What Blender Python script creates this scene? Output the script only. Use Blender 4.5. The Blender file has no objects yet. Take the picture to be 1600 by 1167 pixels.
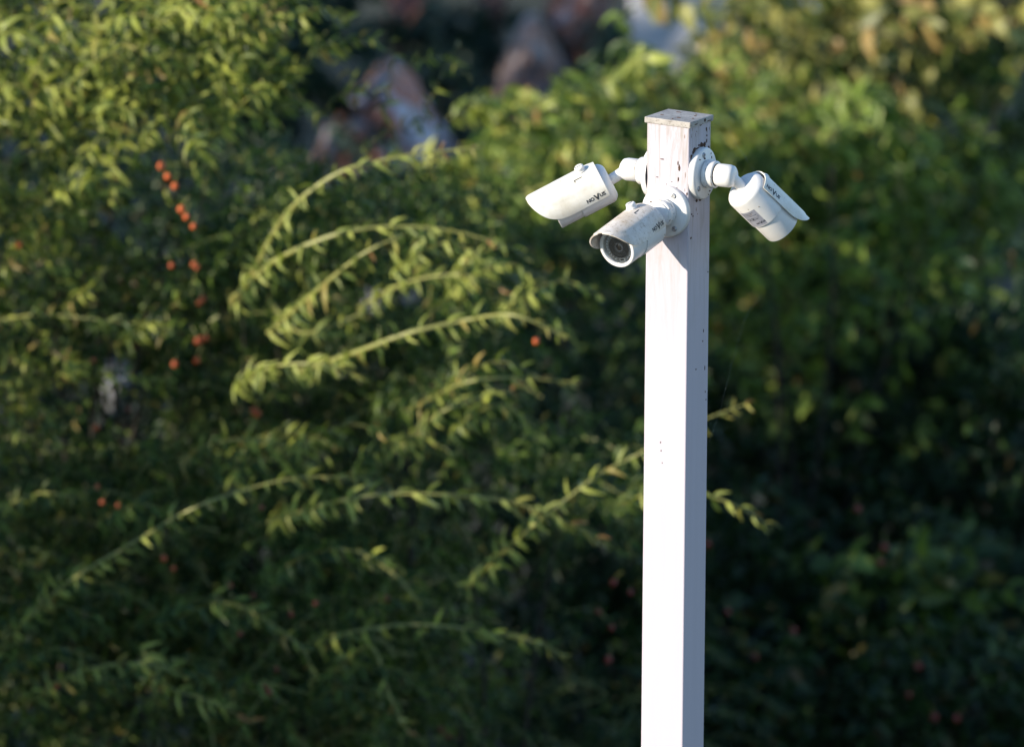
import bpy, bmesh, math, random
import numpy as np
from mathutils import Vector, Matrix

# ------------------------------------------------------------------ camera, sky, sun, exposure
sc = bpy.context.scene
COL = sc.collection
R = math.radians
F_PX, W_PX, H_PX = 13333.0, 1600.0, 1167.0
CAM_Z, PITCH, ROLL = 5.5, R(12.0), R(0.38)
D_POST = 14.4
FSTOP = 5.0
EL, AZ = R(16.5), R(62.0)          # sun: 62 degrees to the left of straight behind the camera
SUN_TO = Vector((-math.sin(AZ) * math.cos(EL), -math.cos(AZ) * math.cos(EL), math.sin(EL)))

cd = bpy.data.cameras.new('camera')
cd.sensor_width = 36.0
cd.lens = 36.0 * F_PX / W_PX
cd.clip_end = 3000.0
cd.clip_start = 0.5
cd.dof.use_dof = True
cd.dof.focus_distance = D_POST - 0.02
cd.dof.aperture_fstop = FSTOP
cam = bpy.data.objects.new('camera', cd)
COL.objects.link(cam)
cam.location = (0, 0, CAM_Z)
CROT = Matrix.Rotation(math.pi / 2 - PITCH, 3, 'X') @ Matrix.Rotation(ROLL, 3, 'Z')
cam.rotation_euler = CROT.to_euler()
sc.camera = cam

world = bpy.data.worlds.new('World')
sc.world = world
world.use_nodes = True
wn = world.node_tree
sky = wn.nodes.new('ShaderNodeTexSky')
sky.sky_type = 'NISHITA'
sky.sun_disc = False
sky.sun_elevation = EL
sky.sun_rotation = R(180) + AZ
sky.dust_density = 0.0
sky.ozone_density = 3.0
wn.links.new(sky.outputs[0], wn.nodes['Background'].inputs[0])
wn.nodes['Background'].inputs[1].default_value = 0.145

sl = bpy.data.lights.new('sun', 'SUN')
sl.energy = 4.2
sl.angle = R(0.5)
sl.color = (1.0, 0.895, 0.72)
sun = bpy.data.objects.new('sun', sl)
COL.objects.link(sun)
sun.rotation_euler = SUN_TO.to_track_quat('Z', 'Y').to_euler()
sun.location = (-20, -10, 20)

sc.view_settings.view_transform = 'Standard'
sc.view_settings.look = 'None'
sc.view_settings.exposure = 0.95
sc.view_settings.gamma = 1.0
sc.view_settings.use_curve_mapping = False
sc.cycles.max_bounces = 6
sc.cycles.transmission_bounces = 4
sc.cycles.transparent_max_bounces = 6

rng = random.Random(7)
nrg = np.random.default_rng(7)

# ------------------------------------------------------------------ helpers
def P(px, py, Y):
    """the point where the sight line through a photograph pixel meets the depth y = Y"""
    d = CROT @ Vector(((px - W_PX / 2) / F_PX, -(py - H_PX / 2) / F_PX, -1.0))
    return Vector((0, 0, CAM_Z)) + d * (Y / d.y)

def pix(p):
    v = CROT.transposed() @ (Vector(p) - Vector((0, 0, CAM_Z)))
    return (W_PX / 2 + F_PX * v.x / -v.z, H_PX / 2 - F_PX * v.y / -v.z)

def tag(o, label=None, cat=None, group=None, kind=None):
    if label: o['label'] = label
    if cat: o['category'] = cat
    if group: o['group'] = group
    if kind: o['kind'] = kind
    return o

def empty(name, loc):
    o = bpy.data.objects.new(name, None)
    o.empty_display_size = 0.1
    COL.objects.link(o)
    o.location = loc
    o.matrix_world = Matrix.Translation(Vector(loc))
    return o

def link(name, me, mat=None, parent=None, mw=None):
    o = bpy.data.objects.new(name, me)
    COL.objects.link(o)
    if mat is not None and not me.materials:
        me.materials.append(mat)
    if parent is not None:
        o.parent = parent
        o.matrix_parent_inverse = Matrix()
        o.matrix_basis = WM[parent].inverted() @ (mw if mw is not None else Matrix())
    elif mw is not None:
        o.matrix_basis = mw
    WM[o] = mw if mw is not None else Matrix()
    return o
class _WM(dict):
    def __missing__(self, k):
        m = Matrix.Translation(k.location) if k.parent is None else Matrix()
        self[k] = m
        return m
WM = _WM()

def bm_mesh(bm, name, smooth=None):
    bmesh.ops.recalc_face_normals(bm, faces=bm.faces)
    me = bpy.data.meshes.new(name)
    bm.to_mesh(me)
    bm.free()
    if smooth is not None:
        for p in me.polygons: p.use_smooth = True
        me.set_sharp_from_angle(angle=R(smooth))
    return me

def lathe(name, prof, seg=40, smooth=35):
    """profile of (distance along +Y, radius), capped where the radius is 0"""
    bm = bmesh.new()
    rings = []
    for d, r in prof:
        if r < 1e-6:
            rings.append([bm.verts.new((0, d, 0))])
        else:
            rings.append([bm.verts.new((r * math.sin(2 * math.pi * k / seg), d, r * math.cos(2 * math.pi * k / seg))) for k in range(seg)])
    for a, b in zip(rings, rings[1:]):
        for k in range(seg):
            k2 = (k + 1) % seg
            if len(a) == 1 and len(b) == 1: continue
            if len(a) == 1: bm.faces.new((a[0], b[k], b[k2]))
            elif len(b) == 1: bm.faces.new((a[k], a[k2], b[0]))
            else: bm.faces.new((a[k], a[k2], b[k2], b[k]))
    return bm_mesh(bm, name, smooth)

def tube_bm(bm, pts, radii, seg=6, cap=True):
    pts = [Vector(p) for p in pts]
    rings = []
    ref = Vector((0.13, 0.31, 0.94))
    for i, p in enumerate(pts):
        t = (pts[min(i + 1, len(pts) - 1)] - pts[max(i - 1, 0)]).normalized()
        a = t.cross(ref)
        if a.length < 1e-3: a = t.cross(Vector((1, 0, 0)))
        a.normalize(); b = t.cross(a)
        rings.append([bm.verts.new(p + (a * math.cos(2 * math.pi * k / seg) + b * math.sin(2 * math.pi * k / seg)) * radii[i]) for k in range(seg)])
    for q, r in zip(rings, rings[1:]):
        for k in range(seg):
            bm.faces.new((q[k], q[(k + 1) % seg], r[(k + 1) % seg], r[k]))
    if cap:
        bm.faces.new(rings[0][::-1]); bm.faces.new(rings[-1])

# ------------------------------------------------------------------ materials
def new_mat(name):
    m = bpy.data.materials.new(name)
    m.use_nodes = True
    nt = m.node_tree
    b = nt.nodes['Principled BSDF']
    return m, nt, b

def noise(nt, scale, detail=4, rough=0.6, vec=None, dist=0.0):
    n = nt.nodes.new('ShaderNodeTexNoise')
    n.inputs['Scale'].default_value = scale
    n.inputs['Detail'].default_value = detail
    n.inputs['Roughness'].default_value = rough
    n.inputs['Distortion'].default_value = dist
    if vec is not None: nt.links.new(vec, n.inputs['Vector'])
    return n.outputs['Fac']

def ramp(nt, fac, stops):
    r = nt.nodes.new('ShaderNodeValToRGB')
    cr = r.color_ramp
    while len(cr.elements) < len(stops): cr.elements.new(0.5)
    for e, (p, c) in zip(cr.elements, stops):
        e.position = p
        e.color = (c, c, c, 1) if isinstance(c, (int, float)) else (*c, 1)
    nt.links.new(fac, r.inputs['Fac'])
    return r.outputs['Color']

def mix(nt, fac, a, b, mode='MIX'):
    m = nt.nodes.new('ShaderNodeMix')
    m.data_type = 'RGBA'; m.blend_type = mode
    for sock, v in ((m.inputs[0], fac), (m.inputs[6], a), (m.inputs[7], b)):
        if isinstance(v, (int, float)): sock.default_value = v
        elif isinstance(v, tuple): sock.default_value = (*v, 1) if len(v) == 3 else v
        else: nt.links.new(v, sock)
    return m.outputs[2]

def math_node(nt, op, a, b=0.0):
    m = nt.nodes.new('ShaderNodeMath'); m.operation = op
    for s, v in ((m.inputs[0], a), (m.inputs[1], b)):
        if isinstance(v, (int, float)): s.default_value = v
        else: nt.links.new(v, s)
    return m.outputs[0]

def coords(nt, which='Object', scale=(1, 1, 1)):
    t = nt.nodes.new('ShaderNodeTexCoord')
    mp = nt.nodes.new('ShaderNodeMapping')
    mp.inputs['Scale'].default_value = scale
    nt.links.new(t.outputs[which], mp.inputs['Vector'])
    return mp.outputs['Vector']

def bump(nt, b, h, strength=0.2, dist=0.001):
    n = nt.nodes.new('ShaderNodeBump')
    n.inputs['Strength'].default_value = strength
    n.inputs['Distance'].default_value = dist
    nt.links.new(h, n.inputs['Height'])
    nt.links.new(n.outputs['Normal'], b.inputs['Normal'])

def paint(name, base, dirt=(0.16, 0.11, 0.06), amount=0.5, film=0.25, rough=0.42, scale=90.0, tint=(0.44, 0.38, 0.28)):
    """white paint with a thin uneven film of dust and fine dirt specks"""
    m, nt, b = new_mat(name)
    v = coords(nt)
    f1 = ramp(nt, noise(nt, scale * 0.35, 5, 0.65, v), [(0.38, 0.0), (0.72, 1.0)])
    c = mix(nt, math_node(nt, 'MULTIPLY', f1, film), base, tint)
    f2 = ramp(nt, noise(nt, scale * 3.2, 6, 0.75, v), [(0.64 - 0.12 * amount, 0.0), (0.76 - 0.1 * amount, 1.0)])
    c = mix(nt, math_node(nt, 'MULTIPLY', f2, 0.75 * min(1, amount + 0.2)), c, dirt)
    nt.links.new(c, b.inputs['Base Color'])
    b.inputs['Roughness'].default_value = rough
    bump(nt, b, noise(nt, scale * 4, 4, 0.7, v), 0.12, 0.0004)
    return m

def plain(name, col, rough=0.5, metal=0.0, spec=0.5):
    m, nt, b = new_mat(name)
    v = coords(nt)
    f = noise(nt, 60, 4, 0.6, v)
    c = mix(nt, ramp(nt, f, [(0.3, 0.0), (0.7, 1.0)]), col, tuple(x * 0.78 for x in col))
    nt.links.new(c, b.inputs['Base Color'])
    b.inputs['Roughness'].default_value = rough
    b.inputs['Metallic'].default_value = metal
    b.inputs['Specular IOR Level'].default_value = spec
    return m

def post_paint():
    m, nt, b = new_mat('post_white_paint')
    vs = coords(nt, 'Object', (90, 90, 3.0))       # brushed streaks that run down the post
    st = ramp(nt, noise(nt, 1.0, 6, 0.7, vs), [(0.30, 0.0), (0.75, 1.0)])
    c = mix(nt, math_node(nt, 'MULTIPLY', st, 0.35), (0.45, 0.41, 0.465), (0.385, 0.35, 0.39))
    v = coords(nt)
    t = nt.nodes.new('ShaderNodeTexCoord')
    sep = nt.nodes.new('ShaderNodeSeparateXYZ')
    nt.links.new(t.outputs['Object'], sep.inputs[0])
    # water stains gather on the top quarter metre, under the leaking cap (object z counts down from the cap)
    top = nt.nodes.new('ShaderNodeMapRange')
    top.inputs['From Min'].default_value = -0.42; top.inputs['From Max'].default_value = -0.02
    nt.links.new(sep.outputs['Z'], top.inputs['Value'])
    sn = ramp(nt, noise(nt, 1.0, 7, 0.72, coords(nt, 'Object', (60, 60, 6.0)), 1.2), [(0.47, 0.0), (0.66, 1.0)])
    c = mix(nt, math_node(nt, 'MULTIPLY', math_node(nt, 'MULTIPLY', sn, top.outputs[0]), 0.85), c, (0.27, 0.235, 0.20))
    sp = ramp(nt, noise(nt, 160, 5, 0.75, v), [(0.66, 0.0), (0.74, 1.0)])
    lvl = nt.nodes.new('ShaderNodeMapRange')
    lvl.inputs['From Min'].default_value = -0.55; lvl.inputs['From Max'].default_value = 0.0
    lvl.inputs['To Min'].default_value = 0.0
    nt.links.new(sep.outputs['Z'], lvl.inputs['Value'])
    c = mix(nt, math_node(nt, 'MULTIPLY', sp, lvl.outputs[0]), c, (0.20, 0.13, 0.09))
    nt.links.new(c, b.inputs['Base Color'])
    b.inputs['Roughness'].default_value = 0.5
    return m

M = {}
M['post'] = post_paint()
M['cap'] = paint('cap_weathered_paint', (0.42, 0.385, 0.35), (0.07, 0.055, 0.045), 1.1, 1.0, 0.65, 55, (0.24, 0.215, 0.20))
M['shell'] = paint('camera_white_shell', (0.70, 0.68, 0.67), amount=0.10, film=0.22, rough=0.38)
M['visor_clean'] = paint('visor_cream_dusty', (0.68, 0.655, 0.61), amount=0.28, film=0.60, rough=0.45, tint=(0.46, 0.40, 0.29))
M['visor_dirty'] = paint('visor_dirty', (0.68, 0.63, 0.585), (0.20, 0.13, 0.06), 0.85, 0.85, 0.55, 60, (0.46, 0.36, 0.25))
M['mount'] = paint('mount_white', (0.68, 0.66, 0.65), (0.14, 0.07, 0.04), 0.45, 0.15, 0.42, 75)
M['ink'] = plain('black_print', (0.02, 0.025, 0.035), 0.55)
M['dark'] = plain('dark_recess', (0.012, 0.012, 0.014), 0.6)
M['rubber_gap'] = plain('black_gasket_gap', (0.025, 0.022, 0.022), 0.7)  # flange gasket, and the black that stands for the shaded joint gap
M['screw'] = plain('galvanised_screw', (0.42, 0.42, 0.43), 0.38, 0.8)
M['rust'] = paint('rust_flake', (0.060, 0.034, 0.024), (0.14, 0.05, 0.02), 0.9, 0.5, 0.9, 120, (0.10, 0.045, 0.022))
M['streak'] = paint('brown_streak', (0.30, 0.22, 0.15), (0.12, 0.06, 0.035), 0.9, 0.5, 0.85, 120, (0.20, 0.12, 0.07))
M['sticker'] = plain('grey_sticker', (0.36, 0.36, 0.42), 0.5)
M['lens_dark'] = plain('lens_black', (0.055, 0.055, 0.06), 0.3)
M['lens_grey'] = plain('lens_dark_grey', (0.26, 0.26, 0.27), 0.35)
M['lens_core'] = plain('lens_core', (0.05, 0.03, 0.025), 0.12, 0.0, 0.9)
M['led_plate'] = plain('led_plate', (0.34, 0.33, 0.32), 0.5)
M['led'] = plain('led_clear', (0.85, 0.84, 0.83), 0.15, 0.0, 0.8)

def glass():
    m = bpy.data.materials.new('front_glass'); m.use_nodes = True
    nt = m.node_tree; nt.nodes.clear()
    out = nt.nodes.new('ShaderNodeOutputMaterial')
    tr = nt.nodes.new('ShaderNodeBsdfTransparent'); gl = nt.nodes.new('ShaderNodeBsdfGlossy')
    gl.inputs['Roughness'].default_value = 0.06
    fr = nt.nodes.new('ShaderNodeFresnel'); fr.inputs['IOR'].default_value = 1.5
    mx = nt.nodes.new('ShaderNodeMixShader')
    nt.links.new(fr.outputs[0], mx.inputs[0]); nt.links.new(tr.outputs[0], mx.inputs[1]); nt.links.new(gl.outputs[0], mx.inputs[2])
    nt.links.new(mx.outputs[0], out.inputs[0])
    return m
M['glass'] = glass()

def silk():
    m = bpy.data.materials.new('spider_silk'); m.use_nodes = True
    nt = m.node_tree; nt.nodes.clear()
    out = nt.nodes.new('ShaderNodeOutputMaterial')
    tr = nt.nodes.new('ShaderNodeBsdfTransparent'); gl = nt.nodes.new('ShaderNodeBsdfDiffuse')
    gl.inputs['Color'].default_value = (0.6, 0.58, 0.5, 1)
    mx = nt.nodes.new('ShaderNodeMixShader'); mx.inputs[0].default_value = 0.14
    nt.links.new(tr.outputs[0], mx.inputs[1]); nt.links.new(gl.outputs[0], mx.inputs[2])
    nt.links.new(mx.outputs[0], out.inputs[0])
    return m
M['silk'] = silk()

def leaf_mat(name, obj_colour, rough=0.40, trans=0.30):
    """leaf: colour per leaf (object colour or the 'tint' attribute), matt gloss, light passing through"""
    m = bpy.data.materials.new(name); m.use_nodes = True
    nt = m.node_tree; b = nt.nodes['Principled BSDF']; out = nt.nodes['Material Output']
    if obj_colour:
        n = nt.nodes.new('ShaderNodeObjectInfo'); c = n.outputs['Color']
    else:
        n = nt.nodes.new('ShaderNodeAttribute'); n.attribute_name = 'tint'; c = n.outputs['Color']
    v = coords(nt)
    f = ramp(nt, noise(nt, 35, 3, 0.6, v), [(0.3, 0.80), (0.7, 1.12)])
    c = mix(nt, 1.0, c, f, 'MULTIPLY')
    nt.links.new(c, b.inputs['Base Color'])
    b.inputs['Roughness'].default_value = rough
    b.inputs['Specular IOR Level'].default_value = 0.30
    t = nt.nodes.new('ShaderNodeBsdfTranslucent')
    c2 = mix(nt, 1.0, c, (1.15, 1.25, 0.55), 'MULTIPLY')
    nt.links.new(c2, t.inputs['Color'])
    mx = nt.nodes.new('ShaderNodeMixShader'); mx.inputs[0].default_value = trans
    nt.links.new(b.outputs[0], mx.inputs[1]); nt.links.new(t.outputs[0], mx.inputs[2])
    nt.links.new(mx.outputs[0], out.inputs[0])
    return m
M['leaf'] = leaf_mat('leaf_green', True)
M['leaf_mass'] = leaf_mat('leaf_green_mass', False)
M['stem'] = plain('green_stem', (0.26, 0.26, 0.075), 0.5)
M['stem_red'] = plain('red_brown_stem', (0.10, 0.055, 0.03), 0.6)
M['bark'] = plain('grey_bark', (0.030, 0.024, 0.018), 0.9)
M['berry'] = plain('orange_berry', (0.60, 0.115, 0.022), 0.4)
M['berry_dull'] = plain('dull_orange_berry', (0.42, 0.08, 0.02), 0.4)
M['berry_red'] = plain('red_berry', (0.22, 0.025, 0.018), 0.35)

def soil():
    m, nt, b = new_mat('dark_soil')
    v = coords(nt)
    c = ramp(nt, noise(nt, 3.0, 8, 0.7, v), [(0.3, (0.018, 0.020, 0.012)), (0.55, (0.030, 0.034, 0.018)), (0.75, (0.060, 0.050, 0.032))])
    nt.links.new(c, b.inputs['Base Color']); b.inputs['Roughness'].default_value = 0.95
    bump(nt, b, noise(nt, 14, 8, 0.7, v), 0.8, 0.05)
    return m
M['soil'] = soil()

def rock(name, seed, a, bcol, ccol):
    m, nt, b = new_mat(name)
    v = coords(nt)
    mp = nt.nodes.new('ShaderNodeMapping'); mp.inputs['Location'].default_value = (seed * 1.7, seed, seed * 0.3)
    nt.links.new(v, mp.inputs['Vector']); v = mp.outputs['Vector']
    c = mix(nt, ramp(nt, noise(nt, 8.0, 5, 0.6, v, 0.6), [(0.42, 0.0), (0.50, 1.0)]), a, bcol)
    mp2 = nt.nodes.new('ShaderNodeMapping'); mp2.inputs['Location'].default_value = (9 + seed, 4, 2)
    nt.links.new(v, mp2.inputs['Vector'])
    c = mix(nt, ramp(nt, noise(nt, 8.0, 5, 0.6, mp2.outputs['Vector'], 0.4), [(0.53, 0.0), (0.60, 1.0)]), c, ccol)
    c = mix(nt, 1.0, c, ramp(nt, noise(nt, 30, 6, 0.7, v), [(0.3, 0.6), (0.7, 1.15)]), 'MULTIPLY')
    nt.links.new(c, b.inputs['Base Color']); b.inputs['Roughness'].default_value = 0.9
    bump(nt, b, noise(nt, 22, 7, 0.7, v), 0.6, 0.02)
    return m

def plaster():
    m, nt, b = new_mat('pale_plaster')
    v = coords(nt)
    c = mix(nt, ramp(nt, noise(nt, 5, 7, 0.7, v), [(0.35, 0.0), (0.7, 1.0)]), (0.74, 0.72, 0.74), (0.55, 0.53, 0.54))
    nt.links.new(c, b.inputs['Base Color']); b.inputs['Roughness'].default_value = 0.85
    bump(nt, b, noise(nt, 60, 5, 0.6, v), 0.3, 0.004)
    return m
M['plaster'] = plaster()

# ------------------------------------------------------------------ ground
bm = bmesh.new()
bmesh.ops.create_grid(bm, x_segments=2, y_segments=2, size=900)
g = link('ground', bm_mesh(bm, 'ground'), M['soil'])
tag(g, 'dark earth under and behind the shrubs', 'ground', kind='structure')

# ------------------------------------------------------------------ white post
S = D_POST / F_PX                                    # metres per photograph pixel at the post
V_TOP = (P(1061, 190, 10) - Vector((0, 0, CAM_Z))).normalized()
dep = D_POST / (V_TOP.dot(CROT @ Vector((0, 0, -1))))
ptop = Vector((0, 0, CAM_Z)) + V_TOP * dep
PX, PY = ptop.x, ptop.y
Z_TOP = ptop.z
vf = (P(1061, 300, 10) - Vector((0, 0, CAM_Z))).normalized()
vr = (CROT @ Vector((1, 0, 0))); vr = (vr - vf * vr.dot(vf)).normalized()
vd = vf.cross(vr).normalized()
if vd.z > 0: vd = -vd
def VW(x, y, z):
    """right / down / away as seen from the camera -> world direction"""
    return vr * x + vd * y + vf * z

PW = 74.7 * S
ray_az = math.atan2(PX, PY)
PHI = R(27.0)
ang = -ray_az - PHI                                    # turn of the post about z
u_f = Vector((math.cos(-ray_az) , math.sin(-ray_az), 0))
def rotz(v, a): return Matrix.Rotation(a, 3, 'Z') @ v
n_front = rotz(Vector((0, -1, 0)), -ray_az - PHI)      # lit face
n_right = rotz(Vector((1, 0, 0)), -ray_az - PHI)       # shaded face
n_left = -n_right
PMAT = Matrix.Translation((PX, PY, Z_TOP)) @ Matrix.Rotation(-ray_az - PHI, 4, 'Z')

post = empty('metal_post', (PX, PY, 0))
tag(post, 'square white painted metal post with a stained cap carrying three cameras', 'post')
bm = bmesh.new()
h = PW / 2
zs = [0.0, -0.2, -0.5, -1.0, -2.0, -Z_TOP]
bmesh.ops.create_cube(bm, size=1, matrix=Matrix.Translation((0, 0, -Z_TOP / 2)) @ Matrix.Diagonal((PW, PW, Z_TOP, 1)))
bmesh.ops.bevel(bm, geom=[e for e in bm.edges if abs(e.verts[0].co.z - e.verts[1].co.z) > 1], offset=0.0026, segments=4, affect='EDGES', profile=0.5)
link('shaft', bm_mesh(bm, 'shaft'), M['post'], post, PMAT)
bm = bmesh.new()
cw = 80.5 * S
bmesh.ops.create_cube(bm, size=1, matrix=Matrix.Diagonal((cw, cw, 9.6 * S, 1)))
bmesh.ops.bevel(bm, geom=list(bm.edges), offset=0.0012, segments=2, affect='EDGES', profile=0.5)
CMAT = PMAT @ Matrix.Translation((0, 0, 4.4 * S)) @ Matrix.Rotation(R(1.6), 4, 'Y')
link('post_cap', bm_mesh(bm, 'post_cap'), M['cap'], post, CMAT)

def flake(w, hgt, seed, t=0.0007):
    r = random.Random(seed)
    bm = bmesh.new()
    n = 16
    ring = []
    fr = [r.random() for _ in range(n)]
    for k in range(n):
        a = 2 * math.pi * k / n
        f = 0.42 + 0.62 * (fr[k] * 0.5 + fr[k - 1] * 0.3 + fr[k - 2] * 0.2)
        ring.append((math.cos(a) * w / 2 * f, math.sin(a) * hgt / 2 * f))
    lo = [bm.verts.new((x, 0.0003, z)) for x, z in ring]
    hi = [bm.verts.new((x * 0.8, -t, z * 0.8)) for x, z in ring]
    c = bm.verts.new((0, -t * 1.5, 0))
    for k in range(n):
        k2 = (k + 1) % n
        bm.faces.new((lo[k], lo[k2], hi[k2], hi[k])); bm.faces.new((hi[k], hi[k2], c))
    return bm_mesh(bm, 'rust_spot')
FR = {'front': (Matrix.Identity(3), 1), 'right': (Matrix.Rotation(R(90), 3, 'Z'), 1)}
def on_face(face, u, z):
    """matrix on a face of the post: u in -0.5..0.5 from left to right as seen, z metres below the top"""
    rot = Matrix.Rotation(0 if face == 'front' else R(90), 4, 'Z')
    return PMAT @ rot @ Matrix.Translation((u * PW, -PW / 2, -z))
spots = [  # face, u, photo row, width px, height px
    ('right', 0.02, 190, 5, 11), ('right', 0.28, 202, 2.5, 9), ('right', 0.30, 212, 2, 5), ('right', 0.30, 220, 2.5, 9), ('right', 0.10, 227, 9, 14),
    ('right', -0.28, 237, 7, 12), ('right', -0.10, 232, 9, 6), ('right', -0.42, 246, 3, 13), ('right', -0.46, 196, 4, 6), ('right', -0.2, 192, 14, 2.5),
    ('right', -0.36, 335, 3, 3), ('right', -0.30, 338, 2, 4), ('right', -0.38, 372, 2.5, 6), ('right', 0.25, 517, 1.6, 11), ('right', 0.22, 533, 2.4, 4),
    ('right', 0.33, 575, 1.2, 14), ('right', -0.08, 577, 4, 4), ('right', 0.36, 612, 1.4, 6), ('right', 0.40, 624, 2.6, 4), ('right', 0.42, 425, 2, 3),
    ('front', -0.13, 249, 8, 2.5), ('front', -0.24, 277, 6, 2.2), ('front', 0.27, 262, 4.5, 16), ('front', 0.25, 281, 3, 12), ('front', 0.24, 255, 2.5, 9),
    ('front', 0.22, 295, 1.8, 6), ('front', 0.44, 196, 4, 5), ('front', -0.10, 691, 2.6, 6), ('front', -0.085, 704, 3.2, 6), ('front', -0.055, 723, 2.4, 3.4),
    ('front', 0.46, 303, 3, 9), ('front', 0.10, 284, 3, 2), ('front', -0.02, 288, 2, 2), ('front', 0.18, 193, 4, 3)]
for i, (face, u, row, w, hh) in enumerate(spots):
    base = on_face(face, u, 0).translation
    z0, z1 = 0.0, 2.4
    for _ in range(40):
        zm = (z0 + z1) / 2
        if pix(base - Vector((0, 0, zm)))[1] < row: z0 = zm
        else: z1 = zm
    if row > 500: w, hh = w * 0.75, hh * 0.75
    mt = flake(w * S / (0.46 if face == 'right' else 0.9), hh * S, i)
    link('rust_spot', mt, M['rust'], post, on_face(face, u, z0))
for i, (x, y, w, d) in enumerate([(0.1, -0.2, 14, 5), (0.28, 0.15, 9, 8), (-0.15, 0.3, 22, 5), (0.35, -0.1, 6, 6), (-0.3, -0.15, 12, 3), (0.22, 0.3, 7, 4), (0.05, -0.38, 6, 4)]):
    mw = CMAT @ Matrix.Translation((x * cw, y * cw, 4.8 * S)) @ Matrix.Rotation(R(-90), 4, 'X')
    link('rust_spot', flake(w * S * 0.7, d * S * 0.7, 80 + i), M['rust'], post, mw)
for i, (x, z, w, hh) in enumerate([(0.12, 0.5, 5, 8), (-0.25, -1, 8, 2.5), (0.3, -2, 9, 2)]):
    mw = CMAT @ Matrix.Rotation(R(90), 4, 'Z') @ Matrix.Translation((x * cw, -cw / 2, z * S))
    link('rust_spot', flake(w * S / 0.5, hh * S, 95 + i), M['rust'], post, mw)

# ------------------------------------------------------------------ security cameras (sizes in photograph pixels at the post x S)
def sc_prof(p): return [(d * S, r * S) for d, r in p]
ME = {}
ME['flange'] = lathe('mounting_flange', sc_prof([(0.3, 0), (0.3, 41), (7, 41), (9.5, 39.6), (10.5, 38), (10.5, 24), (11.5, 22), (11.5, 0)]), 56)
ME['gasket'] = lathe('gasket', sc_prof([(-0.2, 36), (-0.2, 40.2), (0.4, 40.2), (0.4, 36)]), 48)
ME['collar'] = lathe('collar', sc_prof([(10, 0), (10, 19), (12, 19), (12.5, 21.5), (13.5, 22.4), (19, 22.4), (19.6, 21.6), (28, 21.6), (29.4, 20.8), (30, 19.6), (30, 0)]), 40)
ME['joint_gap'] = lathe('joint_gap', sc_prof([(28, 0), (28, 18.9), (33, 16.8), (33, 0)]), 32)  # black ring painting the shaded gap between collar and knuckle
ME['screw'] = lathe('screw', sc_prof([(9.5, 0), (9.5, 4.4), (11.2, 4.4), (12.4, 3.2), (12.4, 1.6), (11.4, 1.2), (11.4, 0)]), 14)
ME['body'] = lathe('body', sc_prof([(-4, 0), (-4, 21), (-3.2, 25), (-1, 28.6), (0.6, 29.8), (2.5, 31.8), (6, 33), (58.4, 33), (59, 32.4), (59, 0)]), 64, 28)
ME['front_tube'] = lathe('front_tube', sc_prof([(58, 0), (58, 31.2), (60, 31.4), (96, 31.4), (98, 31.0), (98.6, 30), (98.6, 27), (97.6, 26), (90, 24.6), (90, 0)]), 64, 28)
ME['led_plate'] = lathe('led_plate', sc_prof([(90.2, 17.5), (91.2, 17.5), (91.2, 25.0), (90.2, 25.0)]), 48)
ME['lens_housing'] = lathe('lens_housing', sc_prof([(90.2, 17.4), (93.4, 17.4), (93.8, 16.2), (92.8, 15.4), (92.4, 13.2), (93.0, 12.8), (92.6, 11.8), (91.4, 11.4), (91.2, 9.8), (91.8, 9.4), (91.4, 8.4), (90.6, 8), (90.6, 0)]), 48)
ME['lens_ring'] = lathe('lens_ring', sc_prof([(90.6, 5.4), (92.2, 5.4), (92.2, 7.4), (90.6, 7.6)]), 32)
ME['lens'] = lathe('lens', sc_prof([(90.7, 5.3), (91.6, 4.2), (92.2, 2.2), (92.3, 0)]), 24, 60)
ME['front_glass'] = lathe('front_glass', sc_prof([(95.2, 0), (95.2, 25.2), (95.8, 25.2), (95.8, 0)]), 48)

def led_ring():
    bm = bmesh.new()
    for k in range(28):
        a = 2 * math.pi * (k + 0.5) / 28
        if abs(a - math.pi) < 0.34: continue
        bmesh.ops.create_icosphere(bm, subdivisions=1, radius=2.0 * S, matrix=Matrix.Translation((21.4 * S * math.sin(a), 91.6 * S, 21.4 * S * math.cos(a))))
    return bm_mesh(bm, 'led_ring', 60)
ME['led_ring'] = led_ring()
def sensor():
    bm = bmesh.new()
    bmesh.ops.create_cube(bm, size=1, matrix=Matrix.Translation((0, 92.0 * S, -21.3 * S)) @ Matrix.Diagonal((11 * S, 1.5 * S, 6 * S, 1)))
    return bm_mesh(bm, 'light_sensor')
ME['sensor'] = sensor()
def sensor_mark():
    bm = bmesh.new()
    bmesh.ops.create_cube(bm, size=1, matrix=Matrix.Translation((0, 93.0 * S, -20.6 * S)) @ Matrix.Diagonal((6 * S, 1.2 * S, 2.4 * S, 1)))
    return bm_mesh(bm, 'sensor_window')
ME['sensor_window'] = sensor_mark()

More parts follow.
